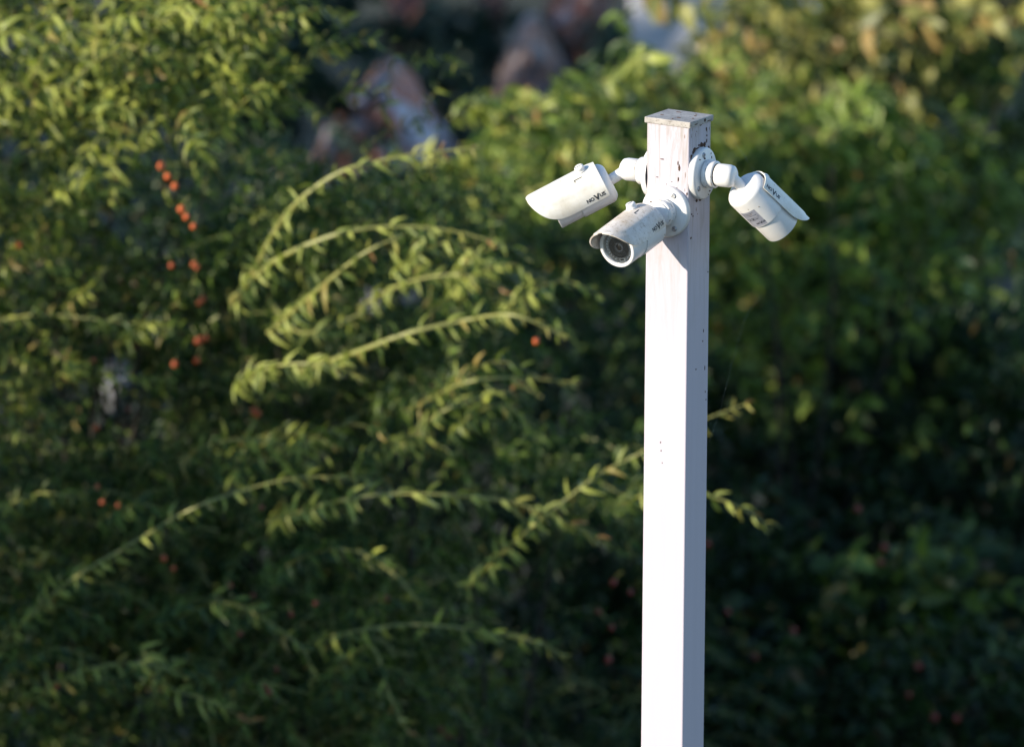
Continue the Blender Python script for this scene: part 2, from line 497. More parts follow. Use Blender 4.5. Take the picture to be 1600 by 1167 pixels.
def alpha_e(d):
    if d <= 70: return R(96)
    q = min(1.0, (d - 70) / 58.2)
    return R(96) * max(0.0, 1 - q ** 2.5) ** 0.5
def visor():
    bm = bmesh.new()
    ds = [7.5, 9, 20, 32, 44, 56, 68, 76, 84, 92, 99, 105, 110, 114, 118, 121, 123.5, 125.5, 127, 127.8]
    n = 36
    def rad(t, d):
        a = abs(t)
        s = min(1, max(0, (0.58 - a) / 0.07)); s = s * s * (3 - 2 * s)
        e = min(1, max(0, (d - 12) / 5)); e = e * e * (3 - 2 * e)
        return 37.2 + 1.5 * s * e
    outer, inner = [], []
    for d in ds:
        ae = alpha_e(d)
        ro, ri = [], []
        for k in range(n + 1):
            t = -1 + 2 * k / n
            a = t * ae
            r = rad(t, d)
            ro.append(bm.verts.new((r * S * math.sin(a), d * S, r * S * math.cos(a))))
            r2 = r - 2.0
            ri.append(bm.verts.new((r2 * S * math.sin(a), (d + (0.8 if d < 10 else -0.6 if d > 120 else 0)) * S, r2 * S * math.cos(a))))
        outer.append(ro); inner.append(ri)
    for i in range(len(ds) - 1):
        for k in range(n):
            bm.faces.new((outer[i][k], outer[i][k + 1], outer[i + 1][k + 1], outer[i + 1][k]))
            bm.faces.new((inner[i][k], inner[i + 1][k], inner[i + 1][k + 1], inner[i][k + 1]))
        for k in (0, n):
            bm.faces.new((outer[i][k], outer[i + 1][k], inner[i + 1][k], inner[i][k]))
    for i in (0, len(ds) - 1):
        for k in range(n):
            bm.faces.new((outer[i][k], outer[i][k + 1], inner[i][k + 1], inner[i][k]))
    return bm_mesh(bm, 'visor', 40)
ME['visor'] = visor()
ME['visor_screw'] = lathe('visor_screw', sc_prof([(38, 0), (38, 8.6), (40.5, 8.6), (41, 7.8), (46.0, 7.8), (47.6, 6.4), (47.6, 0)]), 24)
def slot(d0, d1, x, w, r):
    bm = bmesh.new()
    bmesh.ops.create_cube(bm, size=1, matrix=Matrix.Translation((x * S, (d0 + d1) / 2 * S, math.sqrt(r * r - x * x) * S)) @ Matrix.Rotation(math.asin(x / r), 4, 'Y') @ Matrix.Diagonal((w * S, (d1 - d0) * S, 0.9 * S, 1)))
    bmesh.ops.create_cube(bm, size=1, matrix=Matrix.Translation(((x - 1.6) * S, d1 * S, math.sqrt(r * r - (x - 1.6) ** 2) * S)) @ Matrix.Rotation(math.asin((x - 1.6) / r), 4, 'Y') @ Matrix.Diagonal((4 * S, w * S, 0.8 * S, 1)))
    return bm_mesh(bm, 'adjusting_slot')
ME['adjusting_slot'] = slot(34, 47, -14.5, 1.2, 38.75)
ME['screw_slot'] = None
def screw_slot():
    bm = bmesh.new()
    bmesh.ops.create_cube(bm, size=1, matrix=Matrix.Translation((0, 47.5 * S, 0)) @ Matrix.Diagonal((1.3 * S, 0.6 * S, 12 * S, 1)))
    return bm_mesh(bm, 'screw_slot')
ME['screw_slot'] = screw_slot()

def text_verts(s, size, bold=0.02):
    cu = bpy.data.curves.new('lettering', 'FONT')
    cu.body = s; cu.size = size; cu.offset = bold * size; cu.resolution_u = 3
    o = bpy.data.objects.new('lettering', cu); COL.objects.link(o)
    dg = bpy.context.evaluated_depsgraph_get()
    me = bpy.data.meshes.new_from_object(o.evaluated_get(dg))
    bm = bmesh.new(); bm.from_mesh(me)
    bmesh.ops.triangulate(bm, faces=bm.faces)
    for _ in range(3):
        es = [e for e in bm.edges if e.calc_length() > 0.28 * size]
        if es: bmesh.ops.subdivide_edges(bm, edges=es, cuts=1); bmesh.ops.triangulate(bm, faces=bm.faces)
    bm.verts.index_update()
    vs = [tuple(v.co) for v in bm.verts]; fs = [tuple(v.index for v in f.verts) for f in bm.faces]
    bm.free()
    bpy.data.objects.remove(o); bpy.data.curves.remove(cu); bpy.data.meshes.remove(me)
    return vs, fs
def logo(size):
    """NO + big V + US laid out in a plane, with the little mark after it"""
    vs, fs, x = [], [], 0.0
    for s, k, dy in (('NO', 1.0, 0.0), ('V', 1.62, -0.24), ('US', 1.0, 0.0)):
        a, f = text_verts(s, size * k, 0.045)
        x0 = min(p[0] for p in a); x1 = max(p[0] for p in a)
        base = len(vs)
        vs += [(p[0] - x0 + x, p[1] + dy * size) for p in a]
        fs += [tuple(i + base for i in t) for t in f]
        x += (x1 - x0) + size * (0.015 if s == 'NO' else 0.0 if s == 'V' else 0)
    b = len(vs)                                        # small mark up by the S
    vs += [(x + 0.05 * size, 0.7 * size), (x + 0.16 * size, 0.7 * size), (x + 0.16 * size, 0.8 * size), (x + 0.05 * size, 0.8 * size)]
    fs.append((b, b + 1, b + 2, b + 3))
    return vs, fs, x
def wrapped(name, vs, fs, fn, lift_dir=None):
    me = bpy.data.meshes.new(name)
    me.from_pydata([fn(x, y) for x, y in vs], [], fs)
    me.update()
    return me
LV, LF, LW = logo(8.2 * S)
def on_left(d_front, a0, r):
    return lambda x, y: (-r * S * math.sin(a0 - y / (r * S)), d_front * S - x, r * S * math.cos(a0 - y / (r * S)))
def on_right(d_rear, a0, r):
    return lambda x, y: (r * S * math.sin(a0 - y / (r * S)), d_rear * S + x, r * S * math.cos(a0 - y / (r * S)))
WL = LW / S
ME['logo_l'] = wrapped('lettering', LV, LF, on_left(12.5 + WL, R(88), 37.42))
ME['logo_r'] = wrapped('lettering', LV, LF, on_right(12.5, R(88), 37.42))

def label_patch(name, d0, d1, a0, a1, r, n=10):
    bm = bmesh.new()
    rows = []
    for k in range(n + 1):
        a = a0 + (a1 - a0) * k / n
        rows.append([bm.verts.new((r * S * math.sin(a), d * S, r * S * math.cos(a))) for d in (d0, d1)])
    for p, q in zip(rows, rows[1:]): bm.faces.new((p[0], p[1], q[1], q[0]))
    bm.normal_update()
    return bm_mesh(bm, name, 60)
ST_D0, ST_D1, ST_HALF = 22.0, 57.0, R(27)
ME['sticker'] = label_patch('sticker', ST_D0, ST_D1, math.pi - ST_HALF, math.pi + ST_HALF, 33.12)
def sticker_print():
    """rows of small print, the CE mark, a bin symbol box and the maker's logo at the front end"""
    vs, fs = [], []
    # layout plane: X to the right as the print is read, Y up the label; label 31 wide x 35 tall (px at the post)
    def bar(x0, y0, x1, y1):
        b = len(vs); vs.extend([(x0, y0), (x1, y0), (x1, y1), (x0, y1)]); fs.append((b, b + 1, b + 2, b + 3))
    def put(s, x, y, size, bold=0.015):
        a, f = text_verts(s, size, bold); b = len(vs)
        vs.extend([(p[0] + x, p[1] + y) for p in a]); fs.extend([tuple(i + b for i in t) for t in f])
    r = random.Random(3)
    for row, (xa, xb) in enumerate([(-13, 10), (-13, 4), (-13, 13)]):
        x = xa; y = 13.0 - row * 3.0
        while x < xb:
            w = 1.0 + 2.2 * r.random(); bar(x, y, min(xb, x + w), y + 0.9); x += w + 0.7
    bar(-13.5, 4.6, 13.5, 5.1)
    put('CE', -12.5, -3.0, 8.0)
    bar(-1.6, -3.2, 3.6, -2.6); bar(-1.6, 2.4, 3.6, 3.0); bar(-1.6, -2.6, -1.0, 2.4); bar(3.0, -2.6, 3.6, 2.4); bar(-0.2, -1.6, 2.2, 1.6)
    for k in range(3):
        bar(5.5, 2.0 - 2.0 * k, 13.0 - 1.5 * k, 2.9 - 2.0 * k)
    bar(-13.5, -5.6, 13.5, -5.1)
    a, f, w = logo(4.3); b = len(vs)
    vs.extend([(p[0] - 1.0, p[1] - 12.4) for p in a]); fs.extend([tuple(i + b for i in t) for t in f])
    rr = 33.22
    dm = (ST_D0 + ST_D1) / 2
    def fn(x, y):
        a = math.pi - x / rr        # reads from the right-hand side of the camera towards its left
        return (rr * S * math.sin(a), (dm - y) * S, rr * S * math.cos(a))
    return wrapped('print', vs, fs, fn)
ME['print'] = sticker_print()

def frame(origin, y_dir, up):
    y = y_dir.normalized(); z = (up - y * up.dot(y)).normalized(); x = y.cross(z)
    m = Matrix((( x.x, y.x, z.x), (x.y, y.y, z.y), (x.z, y.z, z.z))).to_4x4()
    m.translation = origin
    return m

def z_for_row(base, row):
    lo, hi = 0.5, Z_TOP + 0.2
    for _ in range(40):
        zm = (lo + hi) / 2
        if pix((base.x, base.y, zm))[1] > row: lo = zm
        else: hi = zm
    return lo

def make_camera(label, n_face, row, f, up, rear_px, sock_len, visor_mat, rear_depth=None, flange_turn=20, screws=(45, 165, 285), grime=8):
    gr = random.Random(row)
    face = Vector((PX, PY, 0)) + n_face * (PW / 2)
    face.z = z_for_row(face, row)
    root = empty('security_camera', face)
    tag(root, label, 'security camera', 'security cameras on the post')
    FM = frame(face, n_face, Vector((0, 0, 1)))
    fl = link('mounting_flange', ME['flange'], M['mount'], root, FM)
    link('gasket', ME['gasket'], M['rubber_gap'], root, FM)
    for a in screws:
        aa = R(a)
        link('screw', ME['screw'], M['screw'], fl, FM @ Matrix.Translation((31.5 * S * math.sin(aa), 0, 31.5 * S * math.cos(aa))))
    link('collar', ME['collar'], M['mount'], root, FM)
    e = face + n_face * (sock_len * S)
    kb = lathe('knuckle', sc_prof([(29, 0), (29, 18.4), (sock_len + 3, 18.0), (sock_len + 5, 15), (sock_len + 6, 0)] if sock_len < 40 else [(31.6, 0), (31.6, 17.2), (32.4, 18.0), (max(34, sock_len - 5), 18.0), (sock_len + 1, 16.4), (sock_len + 4, 12.5), (sock_len + 5.5, 6), (sock_len + 6, 0)]), 36, 50)
    link('knuckle', kb, M['mount'], root, FM)
    if sock_len > 40: link('joint_gap', ME['joint_gap'], M['rubber_gap'], root, FM)
    # rear of the body: on the sight line of its pixel, at the depth given relative to the knuckle
    Y = e.y
    fw, uw = VW(*f).normalized(), VW(*up)
    rear = P(rear_px[0], rear_px[1], e.y + (rear_depth or 0) * S)
    bm = bmesh.new()
    st = e - n_face * (4 * S)
    tube_bm(bm, [st, st.lerp(rear - fw * 3 * S, 0.5), rear + fw * 3 * S], [9.5 * S, 8.6 * S, 8.6 * S], 20)
    link('arm', bm_mesh(bm, 'arm', 40), M['mount'], root)
    BM = frame(rear, fw, uw)
    body = link('body', ME['body'], M['shell'], root, BM)
    link('front_tube', ME['front_tube'], M['shell'], root, BM)
    ln = link('lens_housing', ME['lens_housing'], M['lens_dark'], root, BM)
    link('lens_ring', ME['lens_ring'], M['lens_grey'], ln, BM)
    link('lens', ME['lens'], M['lens_core'], ln, BM)
    lp = link('led_plate', ME['led_plate'], M['led_plate'], root, BM)
    tag(link('led_ring', ME['led_ring'], M['led'], lp, BM), kind='stuff')
    link('light_sensor', ME['sensor'], M['led'], lp, BM)
    link('sensor_window', ME['sensor_window'], M['dark'], lp, BM)
    link('front_glass', ME['front_glass'], M['glass'], root, BM)
    vme = ME['visor'].copy(); vme.materials.clear()
    VM = BM @ Matrix.Translation((0, 0, 1.6 * S))
    vi = link('visor', vme, visor_mat, root, VM)
    sm = VM @ Matrix.Translation((0, 31 * S, 0)) @ Matrix.Rotation(R(90), 4, 'X')
    link('visor_screw', ME['visor_screw'], M['shell'], vi, sm)
    link('screw_slot', ME['screw_slot'], M['dark'], vi, sm)
    link('adjusting_slot', ME['adjusting_slot'], M['dark'], vi, VM)
    link('lettering', ME['logo_l'], M['ink'], vi, VM)
    link('lettering', ME['logo_r'], M['ink'], vi, VM)
    sk = link('sticker', ME['sticker'], M['sticker'], body, BM)
    link('print', ME['print'], M['ink'], body, BM)
    for i in range(grime):
        d, a = gr.choice((gr.gauss(57, 2), gr.gauss(4, 2), gr.uniform(0, 58))), math.pi + gr.gauss(0.25, 0.5)
        m = BM @ Matrix.Rotation(a, 4, 'Y') @ Matrix.Translation((0, d * S, 32.9 * S if 6 < d < 58.3 else 31.3 * S)) @ Matrix.Rotation(R(-90), 4, 'X')
        link('grime', flake(gr.uniform(1.0, 4.5) * S, gr.uniform(0.8, 2.2) * S, 700 + i, 0.0004), M['streak'], body, m)
    for i in range(grime):
        t = gr.uniform(-0.99, 0.99); d = gr.uniform(16, 100)
        m = VM @ Matrix.Rotation(R(96) * t, 4, 'Y') @ Matrix.Translation((0, d * S, (37.2 if abs(t) > 0.6 else 38.75) * S)) @ Matrix.Rotation(R(-90), 4, 'X')
        if abs(t) * 96 < math.degrees(alpha_e(d)) - 3:
            link('grime', flake(gr.uniform(0.5, 2.0) * S, gr.uniform(0.8, 3.2) * S, 760 + i, 0.0003), M['streak'], vi, m)
    for i in range(grime):
        a = gr.uniform(0, 2 * math.pi); d = gr.choice((12.4, 19.6, 29.4))
        m = FM @ Matrix.Rotation(a, 4, 'Y') @ Matrix.Translation((0, d * S, 21.7 * S)) @ Matrix.Rotation(R(-90), 4, 'X')
        link('grime', flake(gr.uniform(2, 7) * S, gr.uniform(0.8, 1.8) * S, 820 + i, 0.0004), M['streak'], root, m)
    return root, FM

make_camera('white bullet camera on the left side of the post with clean cream visor', n_left, 269.5,
            (-0.885, 0.465, 0.0), (-0.40, -0.774, -0.5), (951, 283.5), 57, M['visor_clean'], 0)
_, FMm = make_camera('white bullet camera with dirty visor and its lens facing the viewer', n_front, 329.5,
            (-0.514, 0.386, -0.766), (-0.286, -0.917, -0.274), (1014.7, 350.5), 30, M['visor_dirty'], -8, screws=(-32, 98, 215), grime=22)
_, FMr = make_camera('white bullet camera on the right side of the post showing its rear and sticker', n_right, 270.5,
            (0.62, 0.60, 0.5), (0.297, -0.773, 0.553), (1161.9, 294), 57, M['visor_clean'], 9, screws=(15, 130, 255), grime=16)
# grime and rust that gathers round the right mount, under the cap and along the worn corner
rg = random.Random(21)
fc = FMr.translation
for i in range(26):
    a = R(rg.gauss(-20, 34)) if i < 18 else R(rg.gauss(195, 22))
    rr_ = rg.uniform(41.5, 47) if i < 18 else rg.uniform(41, 43.5)
    m = FMr @ Matrix.Translation((rr_ * S * math.sin(a), 0.4 * S, rr_ * S * math.cos(a))) @ Matrix.Rotation(math.pi, 4, 'Z')
    if abs(rr_ * math.sin(a)) > 36: continue
    link('rust_spot', flake(rg.uniform(2.5, 7) * S, rg.uniform(3, 8) * S, 500 + i, 0.0012), M['rust'], post, m)
for i in range(18):
    face = 'right' if i % 3 else 'front'
    u = rg.uniform(-0.46, 0.46) if face == 'right' else 0.5 - abs(rg.gauss(0, 0.05)) - 0.03
    z = rg.uniform(0.004, 0.02) if i % 2 and face == 'right' else rg.uniform(0.01, 0.16)
    link('rust_spot', flake(rg.uniform(0.8, 2.2) * S, rg.uniform(2, 13) * S, 540 + i, 0.0004), M['streak'], post, on_face(face, u, z))
rs = [o for o in COL.objects if o.get('category') == 'security camera']
def dirt(root, FM, items, seed):
    for i, (d, r, a, w, hh) in enumerate(items):
        aa = R(a)
        m = FM @ Matrix.Translation((r * S * math.sin(aa), d * S, r * S * math.cos(aa))) @ Matrix.Rotation(math.pi, 4, 'Z')
        link('rust_spot', flake(w * S, hh * S, seed + i), M['rust'], root, m)
dirt(rs[2], FMr, [(10.6, 33, 40, 8, 3), (10.6, 30, 320, 2.5, 6), (10.6, 34, 330, 2, 4), (10.6, 33, 205, 7, 3), (10.6, 36, 195, 4, 3), (10.6, 30, 255, 3, 7), (10.6, 25, 10, 9, 4)], 300)
dirt(rs[1], FMm, [(10.6, 33, 350, 3, 2), (10.6, 28, 335, 2.5, 2), (10.6, 27, 60, 5, 6), (10.6, 37, 120, 5, 2.5)], 330)

# ------------------------------------------------------------------ spider threads by the post
for pts, lab in (([(1190, 462), (1172, 484), (1163, 500), (1150, 545), (1138, 590), (1124, 645), (1108, 690)], 'thin spider thread slanting down to the shaded post edge'),
                 ([(1140, 205), (1148, 222), (1160, 240), (1172, 258), (1186, 276)], 'short spider thread above the right camera')):
    bm = bmesh.new()
    tube_bm(bm, [P(x, y, PY + 0.02) for x, y in pts], [0.00022] * len(pts), 5)
    tag(link('spider_thread', bm_mesh(bm, 'spider_thread'), M['silk']), lab, 'spider thread')

# ------------------------------------------------------------------ leaves
def leaf_shape(shape, droop, fold, stations):
    """unit-length leaf along +Y, normal +Z; returns vertex grid and faces"""
    vs, fs = [], []
    for i, t in enumerate(stations):
        if shape == 'lance': w = 0.5 * (math.sin(math.pi * min(1, t * 0.96 + 0.04) ** 0.85)) ** 0.9
        elif shape == 'ovate': w = 0.5 * (math.sin(math.pi * min(1, t * 0.95 + 0.04) ** 0.62)) ** 0.8
        else: w = 0.5 * math.sin(math.pi * t) ** 0.7
        w = max(w, 0.03)
        z = -droop * t * t
        y = t * (1 - 0.22 * droop * t)
        vs += [(-w, y, z + fold * w), (0, y, z), (w, y, z + fold * w)]
    for i in range(len(stations) - 1):
        a = i * 3
        fs += [(a, a + 1, a + 4, a + 3), (a + 1, a + 2, a + 5, a + 4)]
    return np.array(vs), fs

def unit_leaf(name, shape, droop, fold, width):
    v, f = leaf_shape(shape, droop, fold, [0, 0.15, 0.35, 0.6, 0.82, 1.0])
    v = v * np.array([width, 1, 1])
    me = bpy.data.meshes.new(name)
    me.from_pydata([tuple(p) for p in v], [], f)
    for p in me.polygons: p.use_smooth = True
    me.materials.append(M['leaf'])
    return me
LEAF = {'lance': [unit_leaf('leaf', 'lance', d, f, 0.23) for d, f in ((0.25, 0.3), (0.5, 0.35), (0.8, 0.25), (0.1, 0.2))],
        'ovate': [unit_leaf('leaf', 'ovate', d, f, 0.58) for d, f in ((0.15, 0.2), (0.35, 0.3), (0.5, 0.2))],
        'leaflet': [unit_leaf('leaf', 'lance', d, f, 0.40) for d, f in ((0.2, 0.25), (0.45, 0.3), (0.6, 0.2))]}

def mixc(a, b, t): return tuple(x + (y - x) * t for x, y in zip(a, b))
PAL = {   # leaf colours, dull end darkened to mimic leaves shading each other: (dull, fresh, odd one, share of odd ones)
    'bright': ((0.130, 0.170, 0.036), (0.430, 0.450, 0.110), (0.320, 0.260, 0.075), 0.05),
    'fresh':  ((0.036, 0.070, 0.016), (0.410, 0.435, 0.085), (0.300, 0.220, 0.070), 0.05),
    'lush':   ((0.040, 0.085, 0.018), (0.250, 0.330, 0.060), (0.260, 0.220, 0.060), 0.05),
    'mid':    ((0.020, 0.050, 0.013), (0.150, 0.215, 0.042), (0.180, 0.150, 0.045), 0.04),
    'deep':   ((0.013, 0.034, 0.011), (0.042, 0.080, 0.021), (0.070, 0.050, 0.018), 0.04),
    'olive':  ((0.085, 0.105, 0.026), (0.380, 0.350, 0.105), (0.340, 0.230, 0.085), 0.10),
    'tip':    ((0.280, 0.250, 0.065), (0.340, 0.330, 0.080), (0.250, 0.130, 0.045), 0.22),
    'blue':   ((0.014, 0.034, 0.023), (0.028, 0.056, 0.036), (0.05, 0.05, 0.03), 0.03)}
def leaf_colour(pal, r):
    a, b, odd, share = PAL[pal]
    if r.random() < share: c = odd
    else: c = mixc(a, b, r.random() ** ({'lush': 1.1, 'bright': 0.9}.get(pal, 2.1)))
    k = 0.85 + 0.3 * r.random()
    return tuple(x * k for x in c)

def basis(dirv, nrm):
    y = dirv.normalized(); z = nrm - y * nrm.dot(y)
    if z.length < 1e-4: z = Vector((0.3, 0.2, 0.9)) - y * 0.5
    z.normalize(); x = y.cross(z)
    return x, y, z

class Mass:
    """many leaves collected for one mesh"""
    def __init__(self): self.X, self.C = [], []
    def add(self, pos, dirv, nrm, length, width, col):
        x, y, z = basis(dirv, nrm)
        self.X.append((*pos, *(x * width), *(y * length), *(z * length)))
        self.C.append(col)
    def build(self, name, parent, shape='lance', droop=0.45, mat='leaf_mass'):
        if not self.X: return None
        v, f = leaf_shape(shape, droop, 0.3, [0, 0.3, 0.68, 1.0])
        A = np.array(self.X); n, k = len(A), len(v)
        pts = (A[:, None, 0:3] + v[None, :, 0:1] * A[:, None, 3:6] + v[None, :, 1:2] * A[:, None, 6:9] + v[None, :, 2:3] * A[:, None, 9:12]).reshape(-1, 3)
        fa = np.array(f); q = (fa[None] + (np.arange(n) * k)[:, None, None]).reshape(-1, 4)
        me = bpy.data.meshes.new(name)
        me.vertices.add(len(pts)); me.vertices.foreach_set('co', pts.ravel())
        me.loops.add(q.size); me.loops.foreach_set('vertex_index', q.ravel().astype(np.int32))
        me.polygons.add(len(q)); me.polygons.foreach_set('loop_start', np.arange(0, q.size, 4, dtype=np.int32))
        me.polygons.foreach_set('loop_total', np.full(len(q), 4, dtype=np.int32))
        me.update(calc_edges=True)
        at = me.attributes.new('tint', 'FLOAT_COLOR', 'POINT')
        col = np.repeat(np.concatenate([np.array(self.C), np.ones((n, 1))], 1), k, 0)
        at.data.foreach_set('color', col.ravel().astype(np.float32))
        me.shade_smooth()
        return tag(link(name, me, M[mat], parent), kind='stuff')

def catmull(pts, n):
    pts = [Vector(p) for p in pts]
    p = [pts[0] * 2 - pts[1]] + pts + [pts[-1] * 2 - pts[-2]]
    out = []
    for i in range(1, len(p) - 2):
        for k in range(n):
            t = k / n
            a, b, c, d = p[i - 1], p[i], p[i + 1], p[i + 2]
            out.append(0.5 * ((2 * b) + (c - a) * t + (2 * a - 5 * b + 4 * c - d) * t * t + (3 * b - a - 3 * c + d) * t ** 3))
    out.append(pts[-1])
    return out

def walk(path, step):
    """points every step metres along a path, with tangents and share of the way"""
    L = [0.0]
    for a, b in zip(path, path[1:]): L.append(L[-1] + (b - a).length)
    s, i = step * 0.5, 0
    while s < L[-1]:
        while L[i + 1] < s: i += 1
        t = (s - L[i]) / max(1e-9, L[i + 1] - L[i])
        yield path[i].lerp(path[i + 1], t), (path[i + 1] - path[i]).normalized(), s / L[-1]
        s += step

UP = Vector((0, 0, 1))
def leaf_pair_dirs(tan, k, r, droopy=0.55):
    """two opposite leaf directions at a node; nodes alternate sideways / up-down"""
    side = tan.cross(UP)
    if side.length < 1e-3: side = Vector((1, 0, 0))
    side.normalize(); vert = side.cross(tan).normalized()
    base = side if k % 2 else vert
    base = (base + (vert if k % 2 else side) * r.uniform(-0.5, 0.5)).normalized()
    out = []
    for s in (1, -1):
        d = base * s * r.uniform(0.7, 1.0) + tan * r.uniform(0.25, 0.75) - UP * droopy * r.uniform(0.2, 1.0)
        out.append(d.normalized())
    return out

def shoot(shrub, pts, step, length, shape, pal, rad=0.0035, stem='stem', tip=0.16, droopy=0.5, prob=0.95, label=None, seed=0, mass=None, stems=None):
    """one branch the photograph shows singly: stem mesh with its leaves as children"""
    r = random.Random(seed)
    path = catmull([P(x, y, Y + YOFF) for x, y, Y in pts], 6)
    big = r.uniform(0.85, 1.12); bare = r.uniform(0.0, 0.25)
    if mass is not None:
        if in_gap(path, r): return
        stems.append((path, rad))
    bm = bmesh.new()
    n = len(path)
    tube_bm(bm, path, [rad * (1.0 - 0.72 * i / (n - 1)) for i in range(n)], 6)
    if mass is None: br = link('branch', bm_mesh(bm, 'branch', 60), M[stem], shrub)
    else: bm.free()
    for k, (p, t, s) in enumerate(walk(path, step)):
        for d in leaf_pair_dirs(t, k, r, droopy):
            if r.random() > prob - (bare if math.sin(k * 0.9 + seed) > 0.3 else 0): continue
            ln = length * big * r.uniform(0.65, 1.15) * (1.0 if s < 0.75 else 1.0 - 1.4 * (s - 0.75))
            nrm = UP * 0.35 + SUN_TO * 0.8 + Vector((r.gauss(0, .45), r.gauss(0, .45), r.gauss(0, .3)))
            if mass is not None:
                mass.add(p, d, nrm, ln, ln * (0.28 if shape == 'lance' else 0.4), leaf_colour(pal, r)); continue
            x, y, z = basis(d, nrm)
            mw = Matrix((( x.x * ln, y.x * ln, z.x * ln, p.x), (x.y * ln, y.y * ln, z.y * ln, p.y), (x.z * ln, y.z * ln, z.z * ln, p.z), (0, 0, 0, 1)))
            o = link('leaf', r.choice(LEAF[shape]), None, br, mw)
            o.color = (*leaf_colour('tip' if s > 1 - tip and r.random() < 0.7 else pal, r), 1)

# openings in the growth: x0, x1, y0, y1 in the photograph, nearest depth, share of twigs missing there
YOFF = 0.0
GAPS = [(475, 705, -40, 240, 25.0, 0.94), (995, 1112, -60, 50, 25.0, 1.0), (205, 350, 240, 400, 19.7, 0.9), (0, 60, 215, 290, 19.7, 0.8), (255, 330, 90, 150, 19.7, 0.6), (0, 70, 60, 120, 19.7, 0.6), (120, 200, 200, 260, 19.7, 0.7), (410, 475, 0, 230, 19.7, 0.5), (55, 250, 600, 690, 19.7, 0.8),
        (860, 1000, 525, 665, 19.7, 0.9), (800, 1000, 870, 1060, 19.7, 0.9), (475, 735, 95, 250, 27.75, 1.0), (740, 870, 20, 150, 28.8, 1.0), (880, 960, -40, 70, 25.0, 1.0), (565, 660, 445, 485, 25.0, 0.9), (160, 212, 572, 600, 25.0, 0.9)]
def in_gap(path, r):
    for v in path[::2] + path[-1:]:
        x, y = pix(v)
        for x0, x1, y0, y1, ymax, share in GAPS:
            if x0 < x < x1 and y0 < y < y1 and v.y < ymax: return r.random() < share
    return False
def fill(mass, stems, ell, n, length, ratio, pal, seed, twig=(0.10, 0.30), step=0.016, lean=(-0.35, -0.55, 0.35), spread=0.9, droopy=0.5):
    """random twigs inside an ellipse of the view with real depth: ell = px, py, rx, ry, Y0, Y1"""
    r = random.Random(seed)
    cx, cy, rx, ry, Y0, Y1 = ell
    for _ in range(n):
        while True:
            a, b = r.uniform(-1, 1), r.uniform(-1, 1)
            if a * a + b * b < 1: break
        p = P(cx + a * rx, cy + b * ry, r.uniform(Y0, Y1) + YOFF)
        if p.z < 0.06: continue
        d = (Vector(lean) + Vector((r.gauss(0, 1), r.gauss(0, 1), r.gauss(0, 0.8))) * spread).normalized()
        L = r.uniform(*twig)
        q1 = p + d * L * 0.5; d2 = (d - UP * 0.55).normalized(); q2 = q1 + d2 * L * 0.5
        path = catmull([p, q1, q2], 3)
        path = [v if v.z > 0.02 else Vector((v.x, v.y, 0.02)) for v in path]
        if in_gap(path, r): continue
        if stems is not None: stems.append((path, 0.0016))
        for k, (w, t, s) in enumerate(walk(path, step)):
            for dd in leaf_pair_dirs(t, k, r, droopy):
                if r.random() < 0.12: continue
                ln = length * r.uniform(0.55, 1.15)
                nrm = UP * 0.35 + SUN_TO * 0.7 + Vector((r.gauss(0, .42), r.gauss(0, .42), r.gauss(0, .35)))
                mass.add(w, dd, nrm, ln, ln * ratio * r.uniform(0.8, 1.2), leaf_colour(pal, r))

def build_stems(name, stems, mat, parent):
    bm = bmesh.new()
    for path, rad in stems:
        tube_bm(bm, path, [rad * (1 - 0.5 * i / (len(path) - 1)) for i in range(len(path))], 3, False)
    return tag(link(name, bm_mesh(bm, name), mat, parent), kind='stuff')

def shrub(name, label, cat, base, group=None):
    o = empty(name, base)
    tag(o, label, cat, group)
    return o

def trunk(parent, base, tops, rad=0.02):
    for tp in tops:
        bm = bmesh.new(); rad = min(rad, 0.008)
        b = Vector(base) + Vector((rng.uniform(-.08, .08), rng.uniform(-.06, .06), 0))
        m = b.lerp(Vector(tp), 0.55) + Vector((rng.uniform(-.06, .06), rng.uniform(-.04, .06), 0.12))
        path = catmull([b - Vector((0, 0, 0.05)), m, tp], 5)
        tube_bm(bm, path, [rad * (1 - 0.75 * i / (len(path) - 1)) for i in range(len(path))], 7)
        link('stem', bm_mesh(bm, 'stem', 60), M['bark'], parent)

def berry_mesh(kind):
    bm = bmesh.new()
    bmesh.ops.create_icosphere(bm, subdivisions=2, radius=1.0, matrix=Matrix.Diagonal((1, 1, 1.12, 1)))
    nb = len(bm.faces)
    tube_bm(bm, [(0, 0, 0.9), (0.5, 0.5, 2.6), (1.2, 1.6, 4.2)], [0.14, 0.11, 0.09], 4)
    bm.faces.ensure_lookup_table()
    for i, f in enumerate(bm.faces): f.material_index = 0 if i < nb else 1
    me = bm_mesh(bm, 'berry', 60)
    me.materials.append(M[kind]); me.materials.append(M['stem'])
    return me
BERRY = {k: berry_mesh(k) for k in ('berry', 'berry_dull', 'berry_red')}
def berries(parent, pts, Y, kind='berry', rad=0.0075):
    for x, y in pts:
        s = rad * rng.uniform(0.65, 0.98)
        mw = Matrix.Translation(P(x, y, Y + YOFF + rng.uniform(-.05, .05))) @ Matrix.Rotation(rng.uniform(0, 6), 4, 'Z') @ Matrix.Rotation(rng.uniform(-.4, .4), 4, 'X') @ Matrix.Diagonal((s, s, s, 1))
        link('berry', BERRY[kind], None, parent, mw)

def gbase(px, Y): 
    p = P(px, 600, Y); return (p.x, Y, 0)

